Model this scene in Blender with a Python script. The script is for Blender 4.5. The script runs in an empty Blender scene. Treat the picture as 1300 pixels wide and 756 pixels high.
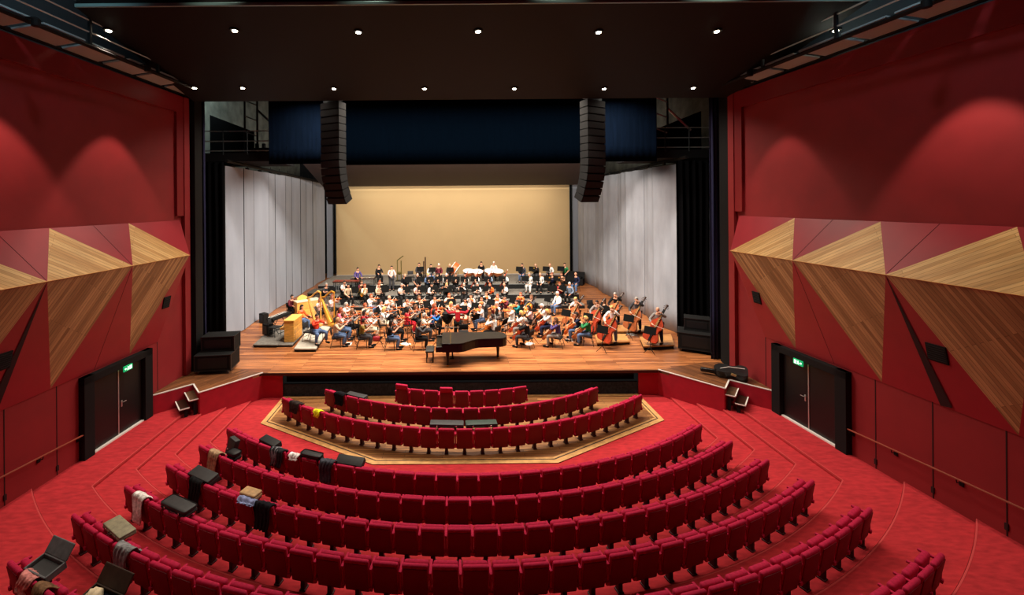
import bpy, bmesh, math, random
from mathutils import Vector, Matrix, Euler

random.seed(7)
PI = math.pi
COL = bpy.context.scene.collection
SC = bpy.context.scene

# ------------------------------------------------------------------ camera
F_PX, VX, VY, ROLL = 545.5, 568.0, 258.0, 0.008
CAM = Vector((-0.46, 0.0, 7.61))
cd = bpy.data.cameras.new('camera')
cam = bpy.data.objects.new('camera', cd)
COL.objects.link(cam)
cam.location = CAM
cam.rotation_euler = (Matrix.Rotation(PI / 2, 3, 'X') @ Matrix.Rotation(-ROLL, 3, 'Z')).to_euler()
cd.sensor_width = 36.0
cd.lens = F_PX / 1300 * 36
cd.shift_x = (650 - VX) / 1300
cd.shift_y = -(378 - VY) / 1300
cd.clip_end = 200
SC.camera = cam


def ray(px, py):
    dx, dy = (px - VX) / F_PX, (py - VY) / F_PX
    return dx - ROLL * dy, dy + ROLL * dx


def at_z(px, py, z):
    u, v = ray(px, py)
    d = (CAM.z - z) / v
    return CAM.x + u * d, d


def at_d(px, py, d):
    u, v = ray(px, py)
    return Vector((CAM.x + u * d, d, CAM.z - v * d))


def project(p):
    u, v = (p[0] - CAM.x) / p[1], (CAM.z - p[2]) / p[1]
    return VX + F_PX * (u + ROLL * v), VY + F_PX * (v - ROLL * u)


# ------------------------------------------------------------------ materials
def lin(c):
    return tuple(((x / 255 / 12.92) if x / 255 <= .04045 else ((x / 255 + .055) / 1.055) ** 2.4) for x in c) + (1.0,)


MATS = {}


def mat(name, rgb, rough=.6, metal=0.0, spec=.4, var=.0, scale=6.0, stretch=(1, 1, 1), bump=0.0, emit=0.0, sheen=0.0):
    if name in MATS:
        return MATS[name]
    m = bpy.data.materials.new(name)
    m.use_nodes = True
    nt = m.node_tree
    b = nt.nodes['Principled BSDF']
    b.inputs['Base Color'].default_value = lin(rgb)
    b.inputs['Roughness'].default_value = rough
    b.inputs['Metallic'].default_value = metal
    b.inputs['Specular IOR Level'].default_value = spec
    if sheen:
        b.inputs['Sheen Weight'].default_value = sheen
        b.inputs['Sheen Tint'].default_value = lin(tuple(min(255, x * 1.3 + 20) for x in rgb))
    if emit:
        b.inputs['Emission Color'].default_value = lin(rgb)
        b.inputs['Emission Strength'].default_value = emit
    if var or bump:
        tc = nt.nodes.new('ShaderNodeTexCoord')
        mp = nt.nodes.new('ShaderNodeMapping')
        mp.inputs['Scale'].default_value = stretch
        nz = nt.nodes.new('ShaderNodeTexNoise')
        nz.inputs['Scale'].default_value = scale
        nz.inputs['Detail'].default_value = 5
        nt.links.new(tc.outputs['Object'], mp.inputs['Vector'])
        nt.links.new(mp.outputs['Vector'], nz.inputs['Vector'])
        if var:
            rp = nt.nodes.new('ShaderNodeValToRGB')
            rp.color_ramp.elements[0].position = .3
            rp.color_ramp.elements[1].position = .7
            rp.color_ramp.elements[0].color = lin(tuple(x * (1 - var) for x in rgb))
            rp.color_ramp.elements[1].color = lin(tuple(min(255, x * (1 + var)) for x in rgb))
            nt.links.new(nz.outputs['Fac'], rp.inputs['Fac'])
            nt.links.new(rp.outputs['Color'], b.inputs['Base Color'])
        if bump:
            bp = nt.nodes.new('ShaderNodeBump')
            bp.inputs['Strength'].default_value = bump
            bp.inputs['Distance'].default_value = .01
            nt.links.new(nz.outputs['Fac'], bp.inputs['Height'])
            nt.links.new(bp.outputs['Normal'], b.inputs['Normal'])
    MATS[name] = m
    return m


def planks(name, c1, c2, width=.12, length=2.4, rot=(0, 0, 0), rough=.35, gap=(30, 18, 10), mortar=.006, spec=.4, streak=.35, coord='Object', freq=9):
    """board floor / veneer: brick texture for the boards, stretched noise for the grain"""
    m = bpy.data.materials.new(name)
    m.use_nodes = True
    nt = m.node_tree
    L = nt.links
    b = nt.nodes['Principled BSDF']
    b.inputs['Roughness'].default_value = rough
    b.inputs['Specular IOR Level'].default_value = spec
    tc = nt.nodes.new('ShaderNodeTexCoord')
    mp = nt.nodes.new('ShaderNodeMapping')
    mp.inputs['Rotation'].default_value = rot
    L.new(tc.outputs[coord], mp.inputs['Vector'])
    br = nt.nodes.new('ShaderNodeTexBrick')
    br.offset = .37
    br.inputs['Color1'].default_value = lin(c1)
    br.inputs['Color2'].default_value = lin(c2)
    br.inputs['Mortar'].default_value = lin(gap)
    br.inputs['Scale'].default_value = 1.0
    br.inputs['Mortar Size'].default_value = mortar
    br.inputs['Brick Width'].default_value = length
    br.inputs['Row Height'].default_value = width
    br.inputs['Bias'].default_value = 0.0
    L.new(mp.outputs['Vector'], br.inputs['Vector'])
    mp2 = nt.nodes.new('ShaderNodeMapping')
    mp2.inputs['Scale'].default_value = (.6, freq, freq)
    L.new(mp.outputs['Vector'], mp2.inputs['Vector'])
    nz = nt.nodes.new('ShaderNodeTexNoise')
    nz.inputs['Scale'].default_value = 2.2
    nz.inputs['Detail'].default_value = 6
    L.new(mp2.outputs['Vector'], nz.inputs['Vector'])
    rp = nt.nodes.new('ShaderNodeValToRGB')
    rp.color_ramp.elements[0].position = .3
    rp.color_ramp.elements[1].position = .7
    g0, g1 = 1 - streak, 1 + streak * .4
    rp.color_ramp.elements[0].color = (g0, g0, g0, 1)
    rp.color_ramp.elements[1].color = (g1, g1, g1, 1)
    L.new(nz.outputs['Fac'], rp.inputs['Fac'])
    mx = nt.nodes.new('ShaderNodeMix')
    mx.data_type = 'RGBA'
    mx.blend_type = 'MULTIPLY'
    mx.inputs['Factor'].default_value = 1.0
    L.new(br.outputs['Color'], mx.inputs['A'])
    L.new(rp.outputs['Color'], mx.inputs['B'])
    L.new(mx.outputs['Result'], b.inputs['Base Color'])
    MATS[name] = m
    return m


M_CARPET = mat('carpet_red', (172, 46, 52), .95, 0, .1, var=.10, scale=4, stretch=(1.0, 3, 1), bump=.2)
M_NOSE = mat('carpet_nosing', (192, 70, 72), .9, 0, .1)
M_WALL = mat('wall_red', (140, 37, 41), .55, 0, .35, var=.04, scale=1.5)
M_WALLD = mat('wall_red_trim', (128, 24, 30), .5, 0, .35)
M_FACET = mat('panel_red', (148, 35, 44), .42, 0, .45, var=.03, scale=2)
M_SEAM_SHADE = mat('seam_shade_dark', (40, 8, 10), .8)
M_STAGEFRONT = mat('stage_front_red', (158, 22, 40), .7, 0, .3, var=.05, scale=4)
M_SEAT = mat('seat_velvet', (172, 26, 64), .85, 0, .2, var=.10, scale=22, sheen=.25)
M_SEATD = mat('seat_shell', (120, 8, 30), .6, 0, .3)
M_PED = mat('seat_pedestal', (58, 10, 16), .6, 0)
M_BLACK = mat('black_matt', (14, 14, 15), .75, 0, .25)
M_BLACKG = mat('black_gloss', (9, 9, 9), .35, 0, .3)
M_CURT = mat('black_curtain', (6, 6, 8), .95, 0, .05, var=.15, scale=8, stretch=(5, 5, .2))
M_NAVY = mat('navy_curtain', (6, 13, 25), .9, 0, 0, var=.12, scale=5, stretch=(2, 2, .2))
M_NAVYD = mat('dark_navy_curtain', (1, 3, 7), .9, 0, 0, var=.1, scale=5, stretch=(4, 4, .2))
M_CANOPY = mat('canopy_dark', (9, 8, 8), .65, 0, .25, var=.06, scale=1.2)
M_CLOUD = mat('reflector_taupe', (44, 35, 39), .7, 0, .2)
M_SHELL = mat('shell_grey', (150, 158, 172), .6, 0, .3, var=.04, scale=1.2, stretch=(1, 1, .3))
M_CLOTHSH = mat('shell_fabric', (148, 153, 163), .85, 0, .15, var=.06, scale=1.5, stretch=(1, 1, .4))
M_CANVAS = mat('canvas_beige', (216, 190, 144), .9, 0, .1, var=.012, scale=.4)
M_CONC = mat('concrete_grey', (120, 124, 118), .9, 0, .1, var=.15, scale=1.5)
M_DARK = mat('stagehouse_dark', (26, 26, 28), .9, 0, .1)
M_STEEL = mat('steel_dark', (60, 66, 70), .4, .8)
M_STEELL = mat('steel_light', (170, 178, 182), .35, .8)
M_ALU = mat('aluminium', (190, 186, 182), .35, .7)
M_WHITE = mat('white_edge', (225, 220, 215), .5)
M_SLAT = mat('slat_grey', (168, 188, 194), .6, .2)
M_RAIL = mat('rail_wood', (150, 72, 52), .4)
M_PITGREY = mat('pit_grey', (44, 48, 54), .85, 0, .15, var=.25, scale=14)
M_PITBROWN = mat('pit_brown', (34, 22, 20), .7)
M_RISER = mat('riser_grey', (112, 108, 102), .8, 0, .2, var=.12, scale=8)
M_PODIUM = planks('podium_wood', (196, 140, 80), (176, 120, 66), .3, 2.0, rough=.4, streak=.2)
M_STAGE = planks('stage_boards', (204, 132, 80), (138, 80, 44), .15, 3.2, rough=.36, streak=.5)
M_APRON_L = planks('apron_boards_left', (150, 96, 58), (104, 64, 40), .12, 1.6, rot=(0, 0, -.98), rough=.4, streak=.4)
M_APRON_R = planks('apron_boards_right', (150, 96, 58), (104, 64, 40), .12, 1.6, rot=(0, 0, .98), rough=.4, streak=.4)
M_PIT = planks('pit_boards', (178, 126, 76), (136, 88, 50), .11, 1.8, rough=.42, streak=.45)
M_TRIMW = mat('light_wood_trim', (206, 158, 100), .45, 0, .4, var=.1, scale=5)
M_TRIMD = mat('dark_line', (48, 34, 26), .6)
M_SKIN = mat('skin', (206, 150, 122), .6, 0, .3)
M_LIP = mat('lips', (160, 84, 78), .6)
M_EYE = mat('eye_dark', (36, 24, 20), .3)
M_GOLD = mat('gold', (214, 158, 60), .35, .55)
M_BRASS = mat('brass', (216, 172, 80), .25, .9)
M_SILVER = mat('silver', (210, 212, 216), .25, .9)
M_PAPER = mat('paper_white', (236, 234, 228), .8)
M_DRUMHEAD = mat('drum_head', (236, 232, 226), .6)
M_COPPER = mat('copper', (178, 104, 64), .35, .6)
M_ORWOOD = mat('orange_wood', (206, 104, 44), .4, 0, .5, var=.15, scale=8)
M_HONEY = mat('honey_wood', (216, 162, 78), .45, 0, .4, var=.12, scale=4, stretch=(1, 1, 5))
M_DKWOOD = mat('dark_wood', (52, 30, 20), .4)
M_CELLO = [mat('cello_orange', (196, 92, 36), .3, 0, .5, var=.15, scale=5), mat('cello_red', (160, 56, 30), .3, 0, .5, var=.15, scale=5),
           mat('cello_amber', (214, 128, 52), .3, 0, .5, var=.12, scale=5), mat('cello_brown', (146, 76, 36), .3, 0, .5, var=.18, scale=5)]
M_SPRUCE = mat('instrument_spruce', (222, 164, 96), .4, 0, .4, var=.1, scale=6)


M_VEN_U = planks('veneer_upper_lit', (222, 182, 122), (192, 146, 88), .085, 3.2, rough=.45, gap=(150, 108, 60), mortar=.004, streak=.25, coord='UV', freq=7)
M_VEN_L = planks('veneer_lower_shaded', (190, 148, 100), (140, 100, 62), .085, 3.2, rough=.45, gap=(104, 72, 42), mortar=.004, streak=.3, coord='UV', freq=7)  # upper and lower are one veneer, lit and shaded tones painted in


# ------------------------------------------------------------------ mesh helpers
def bm_new():
    return bmesh.new()


def box(bm, sx, sy, sz, loc=(0, 0, 0), rot=None, bev=0.0, seg=2):
    r = bmesh.ops.create_cube(bm, size=1.0)
    vs = r['verts']
    bmesh.ops.scale(bm, vec=(sx, sy, sz), verts=vs)
    if bev > 0:
        es = list({e for v in vs for e in v.link_edges})
        rb = bmesh.ops.bevel(bm, geom=es, offset=bev, segments=seg, profile=.5, affect='EDGES')
        vs = list({v for f in rb['faces'] for v in f.verts} | {v for v in vs if v.is_valid})
    if rot is not None:
        bmesh.ops.rotate(bm, cent=(0, 0, 0), matrix=Euler(rot).to_matrix(), verts=vs)
    bmesh.ops.translate(bm, vec=loc, verts=vs)
    return vs


def tube(bm, pts, r, n=8, caps=True):
    pts = [Vector(p) for p in pts]
    rs = r if isinstance(r, (list, tuple)) else [r] * len(pts)
    rings = []
    up = None
    for i, p in enumerate(pts):
        if i == 0:
            t = pts[1] - pts[0]
        elif i == len(pts) - 1:
            t = pts[-1] - pts[-2]
        else:
            t = (pts[i + 1] - pts[i]).normalized() + (pts[i] - pts[i - 1]).normalized()
        t.normalize()
        if up is None:
            up = Vector((0, 0, 1)) if abs(t.z) < .9 else Vector((1, 0, 0))
        a = t.cross(up).normalized()
        b = t.cross(a).normalized()
        up = -b if (-b).dot(up) > 0 else b
        rings.append([bm.verts.new(p + (a * math.cos(2 * PI * k / n) + b * math.sin(2 * PI * k / n)) * rs[i]) for k in range(n)])
    for i in range(len(rings) - 1):
        for k in range(n):
            bm.faces.new((rings[i][k], rings[i][(k + 1) % n], rings[i + 1][(k + 1) % n], rings[i + 1][k]))
    if caps:
        bm.faces.new(rings[0][::-1])
        bm.faces.new(rings[-1])
    return [v for g in rings for v in g]


def lathe(bm, prof, n=16, loc=(0, 0, 0), mtx=None):
    """prof: (radius, z) from bottom to top"""
    rings = []
    for (r, z) in prof:
        rings.append([bm.verts.new((r * math.cos(2 * PI * k / n), r * math.sin(2 * PI * k / n), z)) for k in range(n)])
    for i in range(len(rings) - 1):
        for k in range(n):
            bm.faces.new((rings[i][k], rings[i][(k + 1) % n], rings[i + 1][(k + 1) % n], rings[i + 1][k]))
    bm.faces.new(rings[0][::-1])
    bm.faces.new(rings[-1])
    vs = [v for g in rings for v in g]
    if mtx is not None:
        bmesh.ops.transform(bm, matrix=mtx, verts=vs)
    bmesh.ops.translate(bm, vec=loc, verts=vs)
    return vs


def prism(bm, outline, z0, z1, bev=0.0):
    """outline: list of (x,y), extruded from z0 to z1"""
    lo = [bm.verts.new((x, y, z0)) for x, y in outline]
    hi = [bm.verts.new((x, y, z1)) for x, y in outline]
    n = len(outline)
    fs = [bm.faces.new(lo[::-1]), bm.faces.new(hi)]
    for i in range(n):
        fs.append(bm.faces.new((lo[i], lo[(i + 1) % n], hi[(i + 1) % n], hi[i])))
    if bev:
        es = list(fs[0].edges) + list(fs[1].edges)
        r = bmesh.ops.bevel(bm, geom=es, offset=bev, segments=2, affect='EDGES')
        return list({v for f in r['faces'] for v in f.verts} | {v for v in lo + hi if v.is_valid})
    return lo + hi


def poly(bm, pts):
    return bm.faces.new([bm.verts.new(p) for p in pts])


def obj(name, bm, m, parent=None, smooth=False, loc=None, rotz=None, recalc=True):
    if recalc:
        bmesh.ops.recalc_face_normals(bm, faces=bm.faces)
    me = bpy.data.meshes.new(name)
    bm.to_mesh(me)
    bm.free()
    for x in (m if isinstance(m, (list, tuple)) else [m]):
        me.materials.append(x)
    if smooth:
        me.polygons.foreach_set('use_smooth', [True] * len(me.polygons))
        try:
            me.set_sharp_from_angle(angle=math.radians(40))
        except Exception:
            pass
    o = bpy.data.objects.new(name, me)
    COL.objects.link(o)
    if parent is not None:
        o.parent = parent
    if loc is not None:
        o.location = loc
    if rotz is not None:
        o.rotation_euler = (0, 0, rotz)
    return o


LABELS = {}


def tag(o, label, cat, group=None):
    label = ' '.join(label.split())
    LABELS.setdefault(label, []).append(o)
    o['label'] = label
    o['category'] = cat
    if group:
        o['group'] = group
    return o


def thing(name, label, cat, loc=(0, 0, 0), rotz=0.0, group=None):
    o = bpy.data.objects.new(name, None)
    o.empty_display_size = .1
    COL.objects.link(o)
    o.location = loc
    o.rotation_euler = (0, 0, rotz)
    return tag(o, label, cat, group)


def struct(name, bm, m, parent=None, **k):
    o = obj(name, bm, m, parent, **k)
    if parent is None:
        o['kind'] = 'structure'
    return o


def dup(src, label, group=None, loc=None, rotz=None):
    r = src.copy()
    COL.objects.link(r)
    for ch in src.children:
        c = ch.copy()
        COL.objects.link(c)
        c.parent = r
        for g in ch.children:
            d = g.copy()
            COL.objects.link(d)
            d.parent = c
    if loc is not None:
        r.location = loc
    if rotz is not None:
        r.rotation_euler = (0, 0, rotz)
    tag(r, label, src['category'], group or src.get('group'))
    return r


ORD = ['', 'first', 'second', 'third', 'fourth', 'fifth', 'sixth', 'seventh', 'eighth', 'ninth', 'tenth', 'eleventh', 'twelfth', 'thirteenth', 'fourteenth',
       'fifteenth', 'sixteenth', 'seventeenth', 'eighteenth', 'nineteenth', 'twentieth'] + ['twenty-' + x for x in 'first second third fourth fifth sixth seventh eighth ninth'.split()] + \
      ['thirtieth'] + ['thirty-' + x for x in 'first second third fourth fifth sixth seventh eighth ninth'.split()] + ['fortieth'] + \
      ['forty-' + x for x in 'first second third fourth fifth sixth seventh eighth ninth'.split()]


def Wall(y):
    return 10.85 + .06 * (15 - y)


# ================================================================== SETTING
CY = 23.0                                   # centre of the curved rows
ROW_R = {1: 7.45, 2: 8.74, 3: 10.05, 4: 12.2, 5: 13.2, 6: 14.2, 7: 15.19, 8: 16.25, 9: 17.38, 10: 18.45, 11: 19.5}
ROW_Z = {1: .02, 2: .02, 3: .02, 4: 0, 5: .08, 6: .17, 7: .25, 8: .34, 9: .43, 10: .53, 11: .63}
YF = 17.0                                   # stage front
BND = {k: ROW_R[k - 1] + .14 for k in range(5, 12)}
BND[12] = 20.6

# carpeted stepped floor: risers follow the rows, then run straight towards the stage along the aisles
XK = {5: 8.05, 6: 8.65, 7: 9.2, 8: 9.72}
BND[13], BND[14], BND[15] = 21.7, 22.8, 24.0
NA, NS = 56, 8


def boundary(k):
    """points of the riser line at the inner edge of level k, right half (x >= 0)"""
    r = BND[k]
    if k <= 8:
        th, straight = math.asin(XK[k] / r), True
    else:
        th, straight = .3, k == 9
        while r * math.sin(th) < Wall(CY - r * math.cos(th)) and th < 1.4:
            th += .001
    pts = [(r * math.sin(th * i / NA), CY - r * math.cos(th * i / NA)) for i in range(NA + 1)]
    if straight:
        x, y = pts[-1]
        for i in range(1, NS + 1):
            yy = y + (17.3 - y) * i / NS
            pts.append((x if k <= 8 else Wall(yy), yy))
    return pts


LZ = dict(ROW_Z)
LZ[12], LZ[13], LZ[14] = .73, .83, .93
BD = {k: boundary(k) for k in range(5, 16)}
bm = bm_new()
for s in (-1, 1):
    p = BD[5]
    for i in range(NA):
        (x0, y0), (x1, y1) = p[i], p[i + 1]
        poly(bm, [(s * x0, y0, 0), (s * x1, y1, 0), (s * x1, 17.3, 0), (s * x0, 17.3, 0)])
    for k in range(5, 15):
        A, B, z = BD[k], BD[k + 1], LZ[k]
        zb = 0 if k == 5 else LZ[k - 1]
        for i in range(min(len(A), len(B)) - 1):
            poly(bm, [(s * A[i][0], A[i][1], z), (s * A[i + 1][0], A[i + 1][1], z), (s * B[i + 1][0], B[i + 1][1], z), (s * B[i][0], B[i][1], z)])
        for i in range((NA if k >= 9 else len(A) - 1)):
            poly(bm, [(s * A[i][0], A[i][1], zb), (s * A[i + 1][0], A[i + 1][1], zb), (s * A[i + 1][0], A[i + 1][1], z), (s * A[i][0], A[i][1], z)])
bmesh.ops.remove_doubles(bm, verts=bm.verts, dist=.0005)
struct('floor', bm, M_CARPET)
for k in range(5, 12):
    bm = bm_new()
    A, z = BD[k], LZ[k] + .005
    n = NA if k >= 9 else len(A) - 1
    for s in (-1, 1):
        for i in range(n):
            if A[i][1] > 16.2:
                continue
            (x0, y0), (x1, y1) = A[i], A[i + 1]
            d = Vector((x1 - x0, y1 - y0, 0)).normalized()
            o0 = Vector((d.y, -d.x, 0)) * .028
            q = [Vector((x0, y0, z)), Vector((x1, y1, z)), Vector((x1, y1, z)) + o0, Vector((x0, y0, z)) + o0]
            poly(bm, [(s * v.x, v.y, v.z) for v in q])
            poly(bm, [(s * (x0 - .004), y0 + .004, z - .045), (s * (x1 - .004), y1 + .004, z - .045), (s * (x1 - .004), y1 + .004, z), (s * (x0 - .004), y0 + .004, z)])
    struct('trim_%d' % (k - 4), bm, M_NOSE)

# wooden pit platform carrying the first three rows
HEX = [(-7.0, 16.98), (-7.0, 14.9), (-2.7, 12.5), (2.7, 12.5), (7.0, 14.9), (7.0, 16.98)]
bm = bm_new()
prism(bm, HEX, -.02, .02)
struct('floor_pit', bm, M_PIT)
bm = bm_new()
bd = bm_new()


def inset_hex(q):
    return [(-7 + q, 16.98), (-7 + q, 14.9 + .6 * q), (-2.7 + .33 * q, 12.5 + q), (2.7 - .33 * q, 12.5 + q), (7 - q, 14.9 + .6 * q), (7 - q, 16.98)]


def frame_strip(b, q0, q1, z):
    A, B = inset_hex(q0), inset_hex(q1)
    for i in range(5):
        poly(b, [(*A[i], z), (*A[i + 1], z), (*B[i + 1], z), (*B[i], z)])


frame_strip(bm, 0, .16, .024)
frame_strip(bd, .16, .20, .025)
frame_strip(bm, .20, .27, .024)
box(bm, 14.0, .16, .006, (0, 16.86, .023))
struct('trim_20', bm, M_TRIMW)
struct('trim_21', bd, M_TRIMD)

# stage floor
LIP = [(-10.8, 14.85), (-9.87, 15.83), (-9.25, 15.1), (-7.76, 16.85), (7.76, 16.85), (9.25, 15.1), (9.87, 15.83), (10.8, 14.85)]
bm = bm_new()
prism(bm, [(-7.76, 16.85), (7.76, 16.85), (10.0, 17.6), (14.5, 17.6), (14.5, 41), (-14.5, 41), (-14.5, 17.6), (-10.0, 17.6)], .88, 1.0)
struct('floor_stage', bm, M_STAGE)
for s, m in ((-1, M_APRON_L), (1, M_APRON_R)):
    bm = bm_new()
    pts = [(s * 7.76, 16.85), (s * 9.25, 15.1), (s * 9.87, 15.83), (s * 10.84, 14.85), (s * 10.74, 17.6), (s * 10.0, 17.6)]
    prism(bm, pts if s > 0 else pts[::-1], .90, 1.001)
    struct('floor_apron_' + ('left' if s < 0 else 'right'), bm, m)
# white edge strip of the angled lips
for s in (-1, 1):
    bm = bm_new()
    pts = [Vector((s * x, y, 1.012)) for x, y in ((10.8, 14.85), (9.87, 15.83), (9.25, 15.1), (7.76, 16.85))]
    for a, b in zip(pts, pts[1:]):
        d = b - a
        c = (a + b) / 2
        box(bm, d.length + .02, .05, .03, c, (0, 0, math.atan2(d.y, d.x)))
    struct('trim_%d' % (22 if s < 0 else 23), bm, M_WHITE)
# stage front
bm = bm_new()
for s in (-1, 1):
    pts = [(s * 10.8, 14.87), (s * 9.85, 15.86), (s * 9.25, 15.13), (s * 7.76, 16.9), (s * 7.0, 16.93)]
    for a, b in zip(pts, pts[1:]):
        d = Vector(b) - Vector(a)
        c = (Vector(a) + Vector(b)) / 2
        box(bm, d.length, .06, 1.0, (c.x, c.y, .492), (0, 0, math.atan2(d.y, d.x)))
struct('wall_stage_front', bm, M_STAGEFRONT)
bm = bm_new()
box(bm, 14.0, .05, .5, (0, 17.35, .7))
box(bm, 14.0, .5, .04, (0, 17.1, .90))
struct('wall_pit_recess', bm, M_PITBROWN)
bm = bm_new()
box(bm, 14.0, .06, .5, (0, 17.0, .25))
struct('wall_pit', bm, M_PITGREY)
bm = bm_new()
box(bm, 15.5, .05, .1, (0, 16.84, .945))
struct('trim_24', bm, M_DKWOOD)

# side steps set into the lip: two wooden treads with white edges
for s in (-1, 1):
    side = 'left' if s < 0 else 'right'
    st = thing('stage_step_unit', 'two small wooden steps with white edges by the %s exit door' % side, 'steps', (s * 9.56, 15.46, 0), 0, 'side steps up to the stage')
    along = Vector((s * -.62, -.73, 0)).normalized()
    out = Vector((s * .76, -.65, 0)).normalized()
    a0 = math.atan2(along.y, along.x)
    for k, z in ((0, .77), (1, .54)):
        c = out * (.14 + .29 * k) + Vector((0, 0, z))
        bm = bm_new()
        box(bm, .90, .30, .05, c, (0, 0, a0), .006)
        t = obj('tread', bm, M_DKWOOD if k else mat('tread_brown', (92, 66, 46), .5, var=.2, scale=9), st)
        bm = bm_new()
        box(bm, .92, .035, .03, c + out * .145 + Vector((0, 0, .022)), (0, 0, a0))
        box(bm, .03, .30, .03, c + along * .45 + Vector((0, 0, .022)), (0, 0, a0))
        obj('edge_strip', bm, M_WHITE, t)
    bm = bm_new()
    box(bm, .04, .10, .44, out * .38 + along * .40 + Vector((0, 0, .33)), (0, 0, a0))
    box(bm, .04, .10, .62, out * .10 + along * .40 + Vector((0, 0, .44)), (0, 0, a0))
    obj('stringer', bm, M_BLACK, st)

# ---- side walls
for s in (-1, 1):
    side = 'left' if s < 0 else 'right'
    bm = bm_new()
    ys = [-4, 16.9]
    pts = [(s * Wall(y), y) for y in ys] + [(s * (Wall(y) + .3), y) for y in ys[::-1]]
    prism(bm, pts, -.1, 11.8)
    struct('wall_' + side, bm, M_WALL)
    # top frieze, near pilaster and end pilaster
    bm = bm_new()
    a = math.atan2(-.06 * s, 1) * -1
    for (y0, y1, z0, z1, th) in ((-4, 16.9, 11.15, 11.8, .10), (16.25, 16.9, 7.2, 11.15, .10)):
        yc = (y0 + y1) / 2
        box(bm, th, y1 - y0, z1 - z0, (s * (Wall(yc) - th / 2), yc, (z0 + z1) / 2), (0, 0, s * .06))
    struct('trim_%d' % (30 if s < 0 else 31), bm, M_WALLD)
    bm = bm_new()
    box(bm, .14, .3, 10.8, (s * (Wall(16.8) - .06), 16.78, 6.4), (0, 0, s * .06))
    struct('trim_%d' % (32 if s < 0 else 33), bm, M_WALL)
    # panel joints of the lower wall
    bm = bm_new()
    for y in (15.3, 11.6, 10.3, 9.0, 7.7, 6.4, 5.1):
        box(bm, .014, .022, 2.75, (s * Wall(y), y, 1.4))
        if y < 12:
            box(bm, .05, .06, .14, (s * Wall(y), y, ROW_Z[9] + .10 + .1 * max(0, (11.6 - y) / 1.3)))
    struct('trim_%d' % (34 if s < 0 else 35), bm, M_SEAM_SHADE)

# ---- folded acoustic panels
ZT, ZR, ZB, PR = 7.03, 5.73, 2.75, .62
RD = [16.15, 13.45, 10.75, 8.1, 5.45, 2.8]
TD = [None, 14.05, 11.42, 8.8, 6.15, 3.5]
FACETS = {-1: [], 1: []}
nv = 0
for s in (-1, 1):
    side = 'left' if s < 0 else 'right'

    def P(y, z, off):
        return Vector((s * (Wall(y) - off), y, z))
    R = [P(y, ZR, PR) for y in RD]
    T = [P(16.5, ZT, .02)] + [P(y, ZT, .02) for y in TD[1:]]
    B = [P(15.3, ZB, .02)] + [P(y, ZB, .02) for y in TD[1:]]
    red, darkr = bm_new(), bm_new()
    wood_u, wood_l = [], []

    def face(bmx, *p):
        c = sum(p, Vector()) / len(p)
        poly(bmx, p)
        if len(p) == 3:
            FACETS[s].append(p)
    for i in range(1, 6):
        wu, wl = bm_new(), bm_new()
        face(wu, R[i], R[i - 1], T[i])
        face(wl, R[i - 1], R[i], B[i])
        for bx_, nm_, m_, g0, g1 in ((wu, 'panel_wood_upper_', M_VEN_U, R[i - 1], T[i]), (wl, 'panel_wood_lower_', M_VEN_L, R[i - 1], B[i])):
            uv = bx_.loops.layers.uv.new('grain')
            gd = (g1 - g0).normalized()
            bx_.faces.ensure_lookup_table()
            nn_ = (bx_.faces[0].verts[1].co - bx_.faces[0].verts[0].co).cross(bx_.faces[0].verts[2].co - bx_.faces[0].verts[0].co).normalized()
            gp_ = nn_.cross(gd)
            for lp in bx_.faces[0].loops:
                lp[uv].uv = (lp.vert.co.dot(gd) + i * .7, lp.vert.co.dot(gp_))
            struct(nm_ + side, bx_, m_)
        # red facets between the pyramids
        mt = (T[i - 1] + T[i]) / 2 + Vector((0, 0, 0))
        if i == 1:
            face(red, T[1], R[0], T[0])
            face(red, B[1], B[0], R[0])
            face(red, R[0], T[0], B[0])
        else:
            face(red, T[i], R[i - 1], mt)
            face(red, mt, R[i - 1], T[i - 1])
            mb = (B[i - 1] + B[i]) / 2 + Vector((s * .0, .0, 0))
            face(red, B[i], R[i - 1], mb)
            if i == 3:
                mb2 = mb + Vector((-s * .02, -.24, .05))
                poly(darkr, [mb + Vector((-s * .02, 0, 0)), R[i - 1] - Vector((s * .012, 0, 0)), mb2])  # shade of a side-facing facet, painted as a dark wedge
            face(red, mb, R[i - 1], B[i - 1])
            tube(darkr, [R[i - 1] + (mt - R[i - 1]) * .03, mt], .006, 4)
            tube(darkr, [R[i - 1] + (mb - R[i - 1]) * .03, mb], .006, 4)
    struct('panel_red_facets_' + side, red, M_FACET)
    struct('panel_joints_shade_' + side, darkr, M_SEAM_SHADE)
    bm = bm_new()
    tube(bm, [r - Vector((s * .01, 0, 0)) for r in R], .012, 6)
    struct('trim_%d' % (36 if s < 0 else 37), bm, mat('ridge_edge', (196, 146, 80), .5))


def hit_facet(px, py, s):
    u, v = ray(px, py)
    d = Vector((u, 1, -v))
    best = None
    for (a, b, c) in FACETS[s]:
        n = (b - a).cross(c - a).normalized()
        den = n.dot(d)
        if abs(den) < 1e-6:
            continue
        t = n.dot(a - CAM) / den
        p = CAM + d * t
        e = [(b - a).cross(p - a).dot(n), (c - b).cross(p - b).dot(n), (a - c).cross(p - c).dot(n)]
        if (all(x >= -1e-4 for x in e) or all(x <= 1e-4 for x in e)) and (best is None or t < best[0]):
            best = (t, p, n if n.dot(d) < 0 else -n)
    return best


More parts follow.
